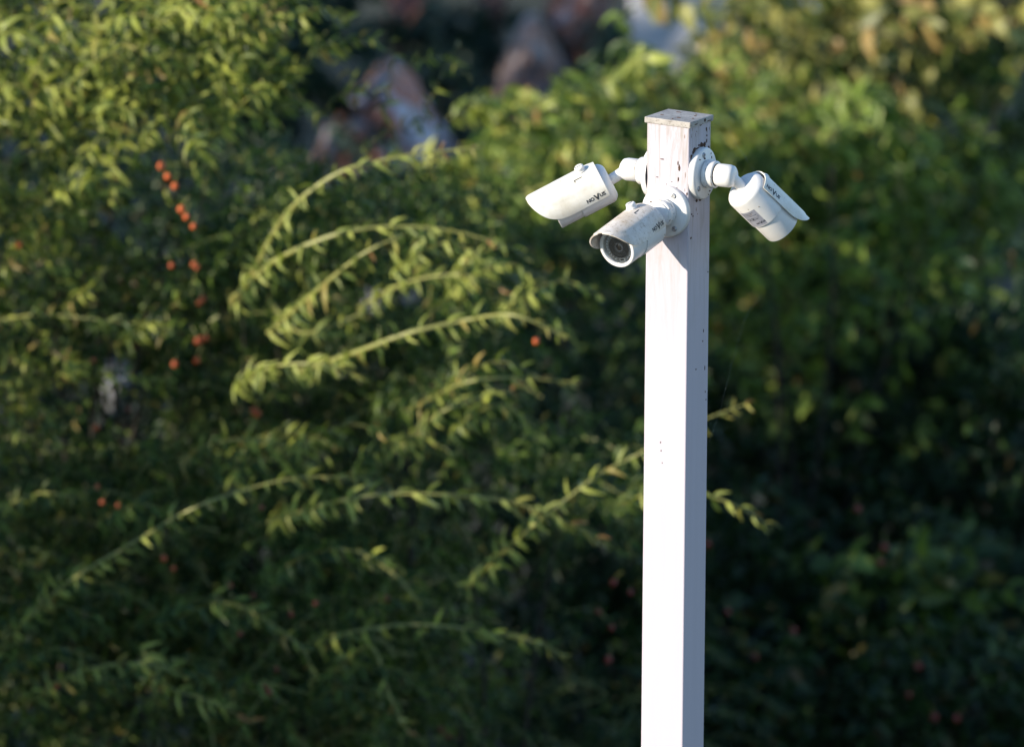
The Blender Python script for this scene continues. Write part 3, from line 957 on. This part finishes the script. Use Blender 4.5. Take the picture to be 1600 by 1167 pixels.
# ------------------------------------------------------------------ rocks and the pale wall far behind
def boulder(name, label, outline, Y, mat, seed, depth=0.45, group='rocks beyond the shrubs'):
    """a rock whose front outline follows the sight lines, with real thickness, standing on the ground"""
    r = random.Random(seed)
    pts = [P(x, y, Y) for x, y in outline]
    c = sum(pts, Vector()) / len(pts)
    bm = bmesh.new()
    bmesh.ops.create_icosphere(bm, subdivisions=4, radius=1)
    zmin = min(p.z for p in pts); zmax = max(p.z for p in pts)
    poly = [(p.x - c.x, p.z - c.z) for p in pts]
    def reach(a):
        dx, dz = math.cos(a), math.sin(a)
        best = 0.02
        for (x1, z1), (x2, z2) in zip(poly, poly[1:] + poly[:1]):
            ex, ez = x2 - x1, z2 - z1
            den = dx * ez - dz * ex
            if abs(den) < 1e-9: continue
            t = (x1 * ez - z1 * ex) / den; u = (x1 * dz - z1 * dx) / den
            if t > 0 and -1e-6 <= u <= 1 + 1e-6: best = max(best, t)
        return best
    off = Vector((r.random() * 9, r.random() * 9, r.random() * 9))
    from mathutils import noise as mn
    for v in bm.verts:
        d = v.co.normalized()
        k = reach(math.atan2(d.z, d.x))
        rr = math.hypot(d.x, d.z)
        j = 1 + 0.18 * mn.noise(d * 2.4 + off) + 0.10 * mn.noise(d * 6 + off)
        v.co = Vector((d.x * k * j, d.y * depth * j, d.z * k * j))
        if v.co.z < 0: v.co.z *= max(1.0, min(3.0, (c.z + 0.03) / max(0.05, c.z - zmin)))
    me = bm_mesh(bm, name, 28)
    o = link(name, me, mat, None, Matrix.Translation(c))
    return tag(o, label, 'rock', group)

TEAL, BRICK, PALE = (0.09, 0.14, 0.12), (0.52, 0.19, 0.11), (0.60, 0.58, 0.64)
boulder('rock', 'peaked rock patched rust red and pale with a mossy green rim', [(470, 250), (545, 160), (612, 98), (665, 165), (735, 260), (600, 300)], 28.0, rock('rock_a', 1.0, TEAL, BRICK, PALE), 1)
boulder('rock', 'slanting grey pink rock right of the mossy peaked rock', [(770, 150), (800, 60), (835, 30), (885, 120), (880, 190), (810, 200)], 29.5, rock('rock_b', 4.0, (0.17, 0.13, 0.12), (0.27, 0.14, 0.10), (0.40, 0.37, 0.37)), 2)
boulder('rock', 'rust red rock at the top edge left of the pale wall', [(850, 20), (880, -60), (950, -60), (960, 40), (930, 110), (880, 70)], 31.0, rock('rock_c', 7.0, (0.25, 0.075, 0.05), (0.20, 0.09, 0.06), (0.38, 0.35, 0.36)), 3)
boulder('rock', 'dark red rock at the top edge above the peaked rock', [(600, 30), (610, -50), (690, -60), (670, 40), (650, 75)], 31.0, rock('rock_d', 10.0, (0.12, 0.06, 0.05), (0.17, 0.06, 0.045), (0.20, 0.16, 0.16)), 4)
boulder('rock', 'narrow brown rock at the top edge between two red rocks', [(735, 40), (750, -50), (800, -60), (790, 10), (765, 60)], 31.2, rock('rock_e', 13.0, (0.12, 0.075, 0.06), (0.20, 0.09, 0.06), (0.25, 0.2, 0.19)), 5)
boulder('rock', 'low purple grey rock half hidden below the arching branch', [(655, 300), (670, 235), (700, 230), (735, 290), (700, 330)], 27.0, rock('rock_f', 16.0, (0.09, 0.075, 0.09), (0.13, 0.07, 0.07), (0.22, 0.2, 0.24)), 6)

w0, w1 = P(985, 60, 30.5), P(1275, 60, 30.8)
wall = empty('garden_wall', ((w0.x + w1.x) / 2, 30.65, 0))
tag(wall, 'pale plastered low wall behind the sunlit leaves at the top edge', 'wall')
bm = bmesh.new()
bmesh.ops.create_cube(bm, size=1, matrix=Matrix.Translation(((w0.x + w1.x) / 2, 30.75, 0.55)) @ Matrix.Diagonal((w1.x - w0.x, 0.2, 1.1, 1)))
bmesh.ops.bevel(bm, geom=list(bm.edges), offset=0.012, segments=2, affect='EDGES', profile=0.5)
link('plaster_face', bm_mesh(bm, 'plaster_face', 40), M['plaster'], wall)
bm = bmesh.new()
bmesh.ops.create_cube(bm, size=1, matrix=Matrix.Translation(((w0.x + w1.x) / 2, 30.75, 1.13)) @ Matrix.Diagonal((w1.x - w0.x + 0.06, 0.27, 0.055, 1)))
bmesh.ops.bevel(bm, geom=list(bm.edges), offset=0.008, segments=2, affect='EDGES', profile=0.5)
link('coping', bm_mesh(bm, 'coping', 40), M['plaster'], wall)

PALEROCK = rock('rock_pale', 20.0, (0.20, 0.20, 0.23), (0.16, 0.16, 0.17), (0.26, 0.26, 0.29))
boulder('stone', 'pale stone glimpsed through the leaves at the centre of the shrub', [(555, 480), (575, 452), (605, 446), (665, 458), (655, 485), (610, 495)], 25.8, PALEROCK, 11, 0.16, None)
boulder('stone', 'pale stone in the dark gap at the left of the shrub', [(150, 592), (170, 568), (195, 575), (220, 590), (200, 604), (175, 608)], 25.0, PALEROCK, 12, 0.12, None)
boulder('stone', 'pale stone behind the left edge of the post cap', [(985, 215), (990, 180), (1005, 165), (1025, 175), (1025, 215)], 26.0, PALEROCK, 13, 0.1, None)

# ------------------------------------------------------------------ shrubs on the left and centre
def begin(label, base, cat='shrub', name='shrub', group='shrubs behind the post'):
    return shrub(name, label, cat, base, group), Mass(), []

# 1 upper left
b = gbase(150, 18.9)
s1, m1, st1 = begin('yellow green sunlit shrub filling the upper left corner', b)
fill(m1, st1, (150, 90, 330, 170, 18.0, 19.3), 185, 0.047, 0.30, 'fresh', 11, lean=(-.2, -.5, .5))
fill(m1, st1, (310, 50, 130, 130, 17.9, 18.8), 90, 0.046, 0.30, 'fresh', 12, lean=(.4, -.4, .2))
fill(m1, st1, (80, 270, 250, 140, 18.1, 19.3), 160, 0.042, 0.34, 'fresh', 13)
fill(m1, st1, (390, 340, 110, 90, 18.3, 19.3), 80, 0.032, 0.40, 'mid', 14)
fill(m1, st1, (-150, 150, 160, 330, 18.0, 19.6), 160, 0.040, 0.32, 'fresh', 15)
rr = random.Random(77)
for k in range(15):
    x, y = rr.uniform(-20, 400), rr.uniform(-10, 300); Y = rr.uniform(17.6, 18.0)
    if 215 < x < 345 and y > 200: continue
    dx, dy = rr.uniform(30, 80), rr.uniform(-70, 20)
    shoot(s1, [(x - dx, y - dy, Y + .15), (x, y, Y), (x + dx * 0.8, y + dy * 0.5 + 20, Y - .05)], 0.030, 0.058, 'lance', 'bright', 0.0028, seed=150 + k, droopy=0.7, mass=m1, stems=st1)
m1.build('foliage', s1); build_stems('twigs', st1, M['stem'], s1)
trunk(s1, b, [P(60, 200, 18.8), P(200, 120, 18.7), P(340, 60, 18.5), P(400, 330, 18.8), P(-60, 200, 18.9), P(140, 330, 18.8)])
for k, pts in enumerate([[(172, 320, 18.1), (180, 250, 18.0), (192, 185, 17.9)], [(340, 190, 18.1), (375, 100, 17.9), (430, 10, 17.8)], [(250, 150, 18.1), (330, 75, 17.9), (450, 30, 17.8)],
                         [(60, 210, 18.1), (110, 130, 17.9), (190, 70, 17.8)], [(150, 240, 18.1), (160, 130, 17.9), (150, 20, 17.8)], [(20, 170, 18.0), (70, 80, 17.9), (90, -20, 17.8)],
                         [(300, 260, 18.2), (370, 170, 18.0), (420, 130, 17.9)], [(210, 110, 18.0), (250, 40, 17.9), (330, -20, 17.8)]]):
    shoot(s1, pts, 0.028, 0.058, 'lance', 'bright', 0.0032, seed=100 + k)

# 2 middle, with the long arching shoots
b = gbase(480, 18.9)
s2, m2, st2 = begin('shrub with long arching shoots left of the cameras', b)
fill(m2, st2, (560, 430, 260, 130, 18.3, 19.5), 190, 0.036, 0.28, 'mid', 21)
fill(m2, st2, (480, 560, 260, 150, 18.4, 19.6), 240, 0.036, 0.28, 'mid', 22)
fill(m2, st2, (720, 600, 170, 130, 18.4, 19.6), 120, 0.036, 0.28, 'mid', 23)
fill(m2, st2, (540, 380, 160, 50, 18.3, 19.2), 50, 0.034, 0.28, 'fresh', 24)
for k in range(13):
    x, y = rr.uniform(400, 880), rr.uniform(360, 730); Y = rr.uniform(17.6, 18.1)
    dx = rr.uniform(60, 110)
    shoot(s2, [(x - dx, y + dx * 0.55, Y + .25), (x - dx * .4, y + dx * 0.12, Y + .05), (x + dx * .3, y - 8, Y), (x + dx, y + 18, Y)], 0.026, 0.045, 'lance', 'bright' if y < 560 else 'fresh', 0.0026, seed=250 + k, droopy=0.6, mass=m2, stems=st2)
m2.build('foliage', s2); build_stems('twigs', st2, M['stem'], s2)
trunk(s2, b, [P(380, 500, 18.3), P(480, 560, 18.6), P(600, 560, 18.7), P(640, 690, 18.7), P(420, 440, 18.5)])
long2 = [[(370, 480, 17.8), (440, 345, 17.5), (520, 275, 17.4), (600, 250, 17.4), (680, 238, 17.4), (748, 230, 17.4)],
         [(360, 470, 17.8), (430, 408, 17.5), (520, 368, 17.4), (600, 355, 17.4), (690, 358, 17.4), (782, 380, 17.4)],
         [(420, 520, 17.8), (500, 450, 17.5), (570, 395, 17.4), (630, 368, 17.4)],
         [(470, 580, 17.8), (550, 553, 17.5), (640, 520, 17.4), (730, 500, 17.4), (800, 492, 17.3), (860, 515, 17.3), (885, 530, 17.3)],
         [(370, 600, 17.8), (420, 575, 17.5), (480, 568, 17.4), (540, 578, 17.4), (565, 600, 17.4)],
         [(620, 705, 17.9), (680, 650, 17.6), (740, 625, 17.6), (800, 610, 17.6)],
         [(640, 640, 17.9), (720, 600, 17.6), (800, 590, 17.6), (905, 598, 17.6)],
         [(420, 470, 18.2), (470, 520, 18.0), (540, 500, 17.9), (585, 480, 17.9)],
         [(560, 480, 18.2), (640, 440, 18.0), (720, 430, 17.9), (790, 450, 17.9)]]
for k, pts in enumerate(long2):
    shoot(s2, pts, 0.029 if k < 4 else 0.032, 0.049, 'lance', 'bright', 0.0060 if k < 4 else 0.0042, seed=200 + k, droopy=0.6)

# 3 left middle, darker with berries
b = gbase(120, 19.2)
s3, m3, st3 = begin('dark shrub with orange berries at the left edge', b)
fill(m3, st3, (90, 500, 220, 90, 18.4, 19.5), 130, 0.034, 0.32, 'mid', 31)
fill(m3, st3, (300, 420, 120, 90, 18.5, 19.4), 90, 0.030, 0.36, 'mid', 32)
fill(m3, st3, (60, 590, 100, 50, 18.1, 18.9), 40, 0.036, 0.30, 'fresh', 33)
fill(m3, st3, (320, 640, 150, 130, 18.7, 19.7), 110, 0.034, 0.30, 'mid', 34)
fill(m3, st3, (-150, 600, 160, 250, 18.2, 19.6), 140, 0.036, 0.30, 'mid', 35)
m3.build('foliage', s3); build_stems('twigs', st3, M['stem_red'], s3)
trunk(s3, b, [P(40, 520, 18.8), P(140, 500, 18.9), P(280, 420, 19.0), P(300, 640, 19.2)])
for k, pts in enumerate([[(-20, 505, 18.1), (60, 492, 18.0), (160, 500, 17.9), (270, 512, 17.9)], [(100, 480, 18.3), (150, 440, 18.0), (165, 410, 18.0)],
                         [(180, 540, 18.4), (240, 500, 18.1), (280, 470, 18.0)]]):
    shoot(s3, pts, 0.028, 0.038, 'lance', 'fresh', 0.003, seed=300 + k)
berries(s3, [(252, 260), (262, 276), (273, 291), (283, 327), (291, 339), (302, 354)], 17.9, rad=0.0090)
berries(s3, [(303, 413), (308, 418), (316, 467), (314, 531), (322, 528), (273, 569), (308, 563), (396, 641), (402, 646), (150, 668), (268, 415), (30, 382), (311, 473), (309, 533)], 18.2, 'berry_dull', 0.0092)
berries(s3, [(349, 487), (328, 440), (147, 563), (190, 440), (82, 430), (215, 538), (118, 600), (200, 640)], 18.6, 'berry_red', 0.008)

# 4 lower left
b = gbase(250, 18.8)
s4, m4, st4 = begin('dim green shrub along the lower left with a long rising shoot', b)
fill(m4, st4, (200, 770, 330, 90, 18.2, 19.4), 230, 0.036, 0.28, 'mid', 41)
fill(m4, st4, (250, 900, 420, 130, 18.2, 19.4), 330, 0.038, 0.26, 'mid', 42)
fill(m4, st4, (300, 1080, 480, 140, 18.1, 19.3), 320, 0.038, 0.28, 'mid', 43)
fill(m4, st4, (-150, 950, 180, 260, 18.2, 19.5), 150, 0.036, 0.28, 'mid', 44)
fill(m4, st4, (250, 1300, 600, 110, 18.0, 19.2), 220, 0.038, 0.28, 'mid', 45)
for k in range(16):
    x, y = rr.uniform(30, 620), rr.uniform(760, 1120); Y = rr.uniform(17.5, 18.0)
    dx = rr.uniform(50, 100)
    shoot(s4, [(x - dx, y + dx * 0.4, Y + .25), (x, y, Y), (x + dx, y + dx * .2, Y)], 0.028, 0.046, 'lance', 'mid', 0.0026, seed=450 + k, droopy=0.6, mass=m4, stems=st4)
m4.build('foliage', s4); build_stems('twigs', st4, M['stem'], s4)
trunk(s4, b, [P(50, 800, 18.6), P(250, 850, 18.5), P(420, 960, 18.5), P(130, 1000, 18.4), P(420, 800, 18.6)])
long4 = [[(-10, 1020, 17.9), (100, 915, 17.6), (200, 853, 17.5), (300, 795, 17.4), (400, 760, 17.4), (480, 745, 17.4), (580, 748, 17.4)],
         [(40, 1100, 17.8), (120, 1050, 17.6), (220, 1035, 17.5), (300, 1060, 17.5)],
         [(220, 1010, 17.8), (260, 1070, 17.6), (330, 1095, 17.5), (400, 1130, 17.5)],
         [(330, 930, 17.9), (400, 960, 17.7), (470, 1010, 17.6), (490, 1060, 17.6)],
         [(-10, 800, 18.0), (60, 770, 17.8), (130, 780, 17.7)],
         [(280, 720, 18.0), (340, 690, 17.8), (420, 690, 17.7), (470, 710, 17.7)]]
for k, pts in enumerate(long4):
    shoot(s4, pts, 0.031, 0.048, 'lance', 'bright' if k in (0, 1, 2) else 'fresh', 0.0045 if k == 0 else 0.003, seed=400 + k)
berries(s4, [(475, 803), (256, 872), (271, 888), (88, 1071), (160, 785), (184, 790), (152, 760)], 17.8, 'berry_dull', 0.0075)
berries(s4, [(432, 1045), (412, 1072), (420, 1080), (493, 942), (455, 960), (395, 930), (360, 915), (378, 960), (375, 990), (600, 940), (605, 935), (408, 793)], 17.9, 'berry_red', 0.007)

# 5 lower centre
b = gbase(760, 18.7)
s5, m5, st5 = begin('dark shrub with nodding shoots low beside the post', b)
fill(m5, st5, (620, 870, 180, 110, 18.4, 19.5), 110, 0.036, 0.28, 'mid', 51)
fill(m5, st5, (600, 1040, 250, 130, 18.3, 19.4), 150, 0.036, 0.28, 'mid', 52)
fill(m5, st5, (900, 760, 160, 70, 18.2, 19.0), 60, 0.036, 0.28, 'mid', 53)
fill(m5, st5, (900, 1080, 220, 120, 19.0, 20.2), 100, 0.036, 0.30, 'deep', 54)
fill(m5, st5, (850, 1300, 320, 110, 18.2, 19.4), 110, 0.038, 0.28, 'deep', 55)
m5.build('foliage', s5); build_stems('twigs', st5, M['stem'], s5)
trunk(s5, b, [P(740, 910, 18.2), P(620, 900, 18.5), P(880, 780, 18.4), P(600, 1040, 18.4)])
long5 = [[(420, 815, 17.9), (520, 785, 17.5), (600, 772, 17.4), (700, 773, 17.4), (800, 785, 17.4), (880, 812, 17.4), (950, 850, 17.4)],
         [(730, 920, 17.9), (800, 850, 17.6), (860, 800, 17.5), (930, 745, 17.5), (1000, 708, 17.5), (1085, 662, 17.4), (1168, 630, 17.4)],
         [(480, 1005, 17.9), (560, 985, 17.7), (650, 975, 17.6), (750, 985, 17.6), (830, 1000, 17.6), (885, 1025, 17.6)],
         [(960, 790, 17.7), (1040, 765, 17.4), (1110, 775, 17.4), (1170, 800, 17.4), (1208, 828, 17.4)],
         [(520, 1050, 17.9), (580, 1010, 17.7), (610, 1090, 17.7), (640, 1150, 17.7)],
         [(560, 860, 18.0), (620, 900, 17.8), (660, 950, 17.8)]]
for k, pts in enumerate(long5):
    shoot(s5, pts, 0.031, 0.048, 'lance', 'bright' if k in (0, 1, 3) else 'fresh', 0.004, seed=500 + k, tip=0.22)
berries(s5, [(838, 533)], 17.7, rad=0.008)
berries(s5, [(958, 910), (985, 925), (935, 955), (955, 980), (950, 1030), (690, 1140), (625, 1060), (700, 1150)], 18.6, 'berry_red', 0.009)

# 6 mass behind the shoots, leaf colour darkened to stand for the shaded interior
b = gbase(500, 20.6)
s6, m6, st6 = begin('dark small leaved shrub deep behind the arching shoots', b)
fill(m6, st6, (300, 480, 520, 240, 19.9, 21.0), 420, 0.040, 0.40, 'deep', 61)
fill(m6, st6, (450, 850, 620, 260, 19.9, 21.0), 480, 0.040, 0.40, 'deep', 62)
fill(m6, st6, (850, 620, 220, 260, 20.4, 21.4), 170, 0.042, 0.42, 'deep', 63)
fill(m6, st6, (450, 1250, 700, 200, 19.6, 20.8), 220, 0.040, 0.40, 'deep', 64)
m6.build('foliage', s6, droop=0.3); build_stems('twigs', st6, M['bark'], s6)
trunk(s6, b, [P(200, 500, 20.4), P(400, 520, 20.4), P(600, 620, 20.4), P(850, 650, 20.8)], 0.03)

# 7 bush in shade round the rocks
b = gbase(460, 27.5)
s7, m7, st7 = begin('blue green shaded bush left of the peaked rock', b)
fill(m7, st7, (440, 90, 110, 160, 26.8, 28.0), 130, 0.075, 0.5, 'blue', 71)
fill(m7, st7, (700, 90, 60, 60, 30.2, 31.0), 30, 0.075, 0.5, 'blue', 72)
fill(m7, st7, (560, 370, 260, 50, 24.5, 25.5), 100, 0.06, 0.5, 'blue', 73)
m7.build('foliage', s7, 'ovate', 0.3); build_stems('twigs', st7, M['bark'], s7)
b = gbase(830, 27.0)
s8, m8, st8 = begin('blue green shaded bush below the slanting rock', b)
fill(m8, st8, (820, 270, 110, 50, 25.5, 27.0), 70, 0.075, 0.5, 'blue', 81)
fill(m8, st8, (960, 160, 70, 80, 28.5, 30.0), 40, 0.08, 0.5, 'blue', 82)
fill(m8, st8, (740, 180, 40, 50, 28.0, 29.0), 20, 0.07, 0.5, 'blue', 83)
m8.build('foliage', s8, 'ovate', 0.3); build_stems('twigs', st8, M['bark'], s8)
# thin yellow leaved sprays crossing the dark rocks
b = gbase(640, 18.7)
s9 = shrub('sapling', 'thin sprays of small yellow green leaves in front of the rocks', 'sapling', b)
trunk(s9, b, [P(600, 190, 18.5), P(690, 150, 18.5)], 0.006)
for k, pts in enumerate([[(600, 190, 18.5), (612, 110, 18.4), (615, 60, 18.4)], [(640, 100, 18.5), (690, 90, 18.4), (740, 125, 18.4)], [(560, 160, 18.5), (545, 110, 18.4), (520, 85, 18.4)], [(700, 200, 18.6), (730, 160, 18.5), (770, 140, 18.4)], [(490, 200, 18.5), (530, 150, 18.4), (600, 140, 18.3)], [(650, 210, 18.5), (680, 140, 18.4), (720, 60, 18.4)], [(470, 130, 18.5), (500, 60, 18.4), (560, 20, 18.4)], [(560, 235, 18.4), (620, 200, 18.3), (690, 200, 18.3)]]):
    shoot(s9, pts, 0.036, 0.034, 'lance', 'fresh', 0.0014, prob=0.8, seed=900 + k)

# ------------------------------------------------------------------ climbers and bushes on the right
# 10 feathery compound leaves left of the post
b = gbase(880, 21.2)
s10, m10, st10 = begin('climber with hanging feathery leaves behind the left camera', b, 'climber', 'climber')
fill(m10, st10, (860, 280, 170, 90, 21.0, 22.0), 90, 0.060, 0.34, 'lush', 101, step=0.026)
fill(m10, st10, (960, 200, 100, 80, 21.2, 22.2), 60, 0.064, 0.36, 'mid', 102, step=0.028)
fill(m10, st10, (830, 400, 200, 90, 21.2, 22.2), 90, 0.056, 0.34, 'mid', 103, step=0.026)
m10.build('foliage', s10); build_stems('twigs', st10, M['stem'], s10)
trunk(s10, b, [P(800, 300, 21.4), P(900, 220, 21.4), P(980, 120, 21.6)])
rr = random.Random(55)
fr = [[(740, 165), (800, 150), (850, 175)], [(770, 210), (840, 190), (900, 215)], [(830, 165), (900, 140), (960, 175)], [(870, 240), (910, 218), (960, 260)], [(700, 185), (750, 175), (780, 195)],
      [(760, 265), (800, 240), (840, 262)], [(980, 110), (1010, 90), (1040, 120)], [(940, 130), (990, 110), (1030, 150)], [(720, 225), (740, 260), (745, 320)], [(640, 255), (700, 250), (740, 290)],
      [(820, 300), (880, 290), (920, 330)]]
for k, pts in enumerate(fr):
    shoot(s10, [(x, y, 20.6 + rr.uniform(-.2, .2)) for x, y in pts], 0.030, 0.066, 'leaflet', 'bright', 0.003, seed=1000 + k, droopy=0.9)

YOFF = 1.5
# 11 olive and bronze leaves, upper right
b = gbase(1350, 22.4)
s11, m11, st11 = begin('olive bush with large yellow and bronze leaves in the upper right', b, 'bush', 'bush')
fill(m11, st11, (1210, 110, 130, 110, 21.8, 23.2), 80, 0.07, 0.55, 'olive', 111, step=0.032)
fill(m11, st11, (1420, 40, 240, 110, 21.8, 23.2), 120, 0.072, 0.55, 'olive', 112, step=0.032)
fill(m11, st11, (1560, 180, 160, 160, 22.0, 23.4), 110, 0.058, 0.5, 'mid', 113, step=0.030)
fill(m11, st11, (1300, 160, 200, 70, 22.0, 23.2), 90, 0.058, 0.5, 'mid', 114, step=0.030)
fill(m11, st11, (1450, -120, 420, 90, 22.0, 23.4), 130, 0.062, 0.55, 'olive', 115, step=0.032)
m11.build('foliage', s11, 'ovate', 0.3); build_stems('twigs', st11, M['stem_red'], s11)
trunk(s11, b, [P(1150, 120, 22.4), P(1280, 60, 22.4), P(1420, 60, 22.4), P(1560, 160, 22.5), P(1350, 200, 22.3)], 0.03)
for k in range(16):
    x, y = rr.uniform(1080, 1600), rr.uniform(-10, 190)
    if k == 0: x, y = 1390, 75
    if k == 1: x, y = 1180, 110
    if k == 2: x, y = 1060, 20
    sgn = rr.choice((-1, 1)); Y = rr.uniform(21.0, 21.7)
    shoot(s11, [(x - 55 * sgn, y - 35, Y + .1), (x, y - 20, Y), (x + 45 * sgn, y + 25, Y)], 0.046, 0.088, 'ovate', 'olive', 0.003, stem='stem_red', seed=1100 + k, droopy=0.8, prob=0.8)

# 12 mid green climber right of the post
b = gbase(1250, 21.6)
s12, m12, st12 = begin('mid green leafy climber right behind the right camera', b, 'climber', 'climber')
fill(m12, st12, (1200, 260, 170, 120, 20.8, 22.0), 150, 0.062, 0.36, 'lush', 121, step=0.028, droopy=0.9)
fill(m12, st12, (1330, 290, 160, 110, 20.8, 22.0), 150, 0.062, 0.36, 'lush', 122, step=0.028, droopy=0.9)
fill(m12, st12, (1170, 400, 130, 100, 21.0, 22.0), 120, 0.058, 0.38, 'lush', 123, step=0.028)
fill(m12, st12, (1480, 330, 170, 130, 21.4, 22.6), 130, 0.058, 0.40, 'lush', 124, step=0.028)
m12.build('foliage', s12, 'lance', 0.5); build_stems('twigs', st12, M['stem'], s12)
trunk(s12, b, [P(1180, 280, 21.5), P(1300, 260, 21.5), P(1200, 420, 21.6), P(1460, 320, 21.8)], 0.025)
for k in range(14):
    x, y = rr.uniform(1120, 1420), rr.uniform(170, 430)
    Y = rr.uniform(20.4, 20.9); sgn = rr.choice((-1, 1))
    shoot(s12, [(x - 50 * sgn, y - 25, Y + .1), (x, y - 15, Y), (x + 45 * sgn, y + 30, Y)], 0.036, 0.070, 'leaflet', 'lush', 0.0026, seed=1200 + k, droopy=0.8)
berries(s12, [(1215, 515), (1227, 568), (1122, 513), (1110, 545)], 20.4, rad=0.0085)
berries(s12, [(1345, 443), (1302, 445), (1425, 480), (1310, 487), (1280, 490), (1195, 718), (1370, 460)], 20.6, 'berry_red', 0.010)
for k, pts in enumerate([[(1340, 370, 20.6), (1375, 450, 20.5), (1385, 560, 20.5), (1380, 640, 20.6)], [(1420, 700, 20.8), (1465, 780, 20.7), (1510, 840, 20.7)], [(1370, 790, 20.8), (1400, 800, 20.7), (1440, 860, 20.7)]]):
    shoot(s12, pts, 0.09, 0.045, 'ovate', 'mid', 0.006, stem='stem_red', seed=1290 + k, prob=0.5)

# 13 dark shaded bush lower right
b = gbase(1380, 22.6)
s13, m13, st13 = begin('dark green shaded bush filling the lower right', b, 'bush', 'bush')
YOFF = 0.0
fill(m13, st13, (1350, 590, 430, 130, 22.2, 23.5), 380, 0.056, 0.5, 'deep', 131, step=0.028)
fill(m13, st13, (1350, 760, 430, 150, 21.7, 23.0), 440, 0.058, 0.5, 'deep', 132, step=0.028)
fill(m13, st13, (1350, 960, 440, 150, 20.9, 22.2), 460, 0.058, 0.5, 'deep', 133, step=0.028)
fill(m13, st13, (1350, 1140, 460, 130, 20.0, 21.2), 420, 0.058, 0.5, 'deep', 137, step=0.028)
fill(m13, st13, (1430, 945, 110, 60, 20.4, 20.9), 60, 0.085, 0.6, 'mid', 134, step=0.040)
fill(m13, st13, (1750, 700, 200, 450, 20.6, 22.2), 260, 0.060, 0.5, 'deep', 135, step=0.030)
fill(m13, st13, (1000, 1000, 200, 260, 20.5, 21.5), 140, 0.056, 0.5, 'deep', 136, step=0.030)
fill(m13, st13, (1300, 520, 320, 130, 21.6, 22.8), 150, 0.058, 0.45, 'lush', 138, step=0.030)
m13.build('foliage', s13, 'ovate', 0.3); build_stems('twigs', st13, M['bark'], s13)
trunk(s13, b, [P(1200, 700, 21.8), P(1350, 660, 21.8), P(1500, 700, 21.9), P(1600, 820, 21.9)], 0.008)
berries(s13, [(1382, 855), (1376, 878), (1340, 795), (1137, 955), (1180, 1025), (1240, 985), (1460, 1120), (1495, 1122), (1420, 1085), (1435, 1040), (1105, 850)], 19.9, 'berry_red', 0.010)

YOFF = 0.0
# ------------------------------------------------------------------ unseen hedge plants added beyond the left edge to shade the low and right-hand parts
def hedge(label, x0, x1, y0, y1, z0, z1, n, seed, group='unseen hedge plants added for shade beyond the left edge'):
    o = shrub('shading_shrub', label, 'shrub', ((x0 + x1) / 2, (y0 + y1) / 2, 0), group)
    m = Mass(); r = random.Random(seed)
    for _ in range(n):
        p = Vector((r.uniform(x0, x1), r.uniform(y0, y1), z0 + (z1 - z0) * r.random()))
        if r.random() < 0.09: p.z = z1 + abs(r.gauss(0, 0.27))
        d = Vector((r.gauss(0, 1), r.gauss(0, 1), r.gauss(0.2, .8)))
        for k in range(6):
            dd = (d.normalized() + Vector((r.gauss(0, .6), r.gauss(0, .6), r.gauss(0, .6)))).normalized()
            ln = r.uniform(0.07, 0.12)
            m.add(p + d.normalized() * 0.05 * k, dd, Vector((r.gauss(0, .5), r.gauss(0, .5), 1)), ln, ln * 0.5, leaf_colour('mid', r))
    m.build('foliage', o, 'ovate', 0.3)
    trunk(o, o.location, [((x0 + x1) / 2 + dx, (y0 + y1) / 2 + dy, z1 * 0.75) for dx, dy in ((-.2, -.5), (.1, .4), (0, 0))], 0.04)
SHADE_HEDGES = [('lower hedge plant nearest the post side', -3.3, -2.7, 14.4, 15.4, 0.0, 1.95, 900, 1),
          ('hedge plant in the middle of the row', -3.3, -2.7, 15.4, 17.6, 0.0, 1.98, 1900, 2),
          ('tall hedge plant at the far end of the row', -3.4, -2.7, 18.6, 21.2, 0.0, 1.75, 1700, 3),
          ('tallest hedge plant in front of the rocks', -4.6, -3.6, 24.3, 30.2, 0.0, 2.2, 3200, 4)]
for a in SHADE_HEDGES: hedge(*a)
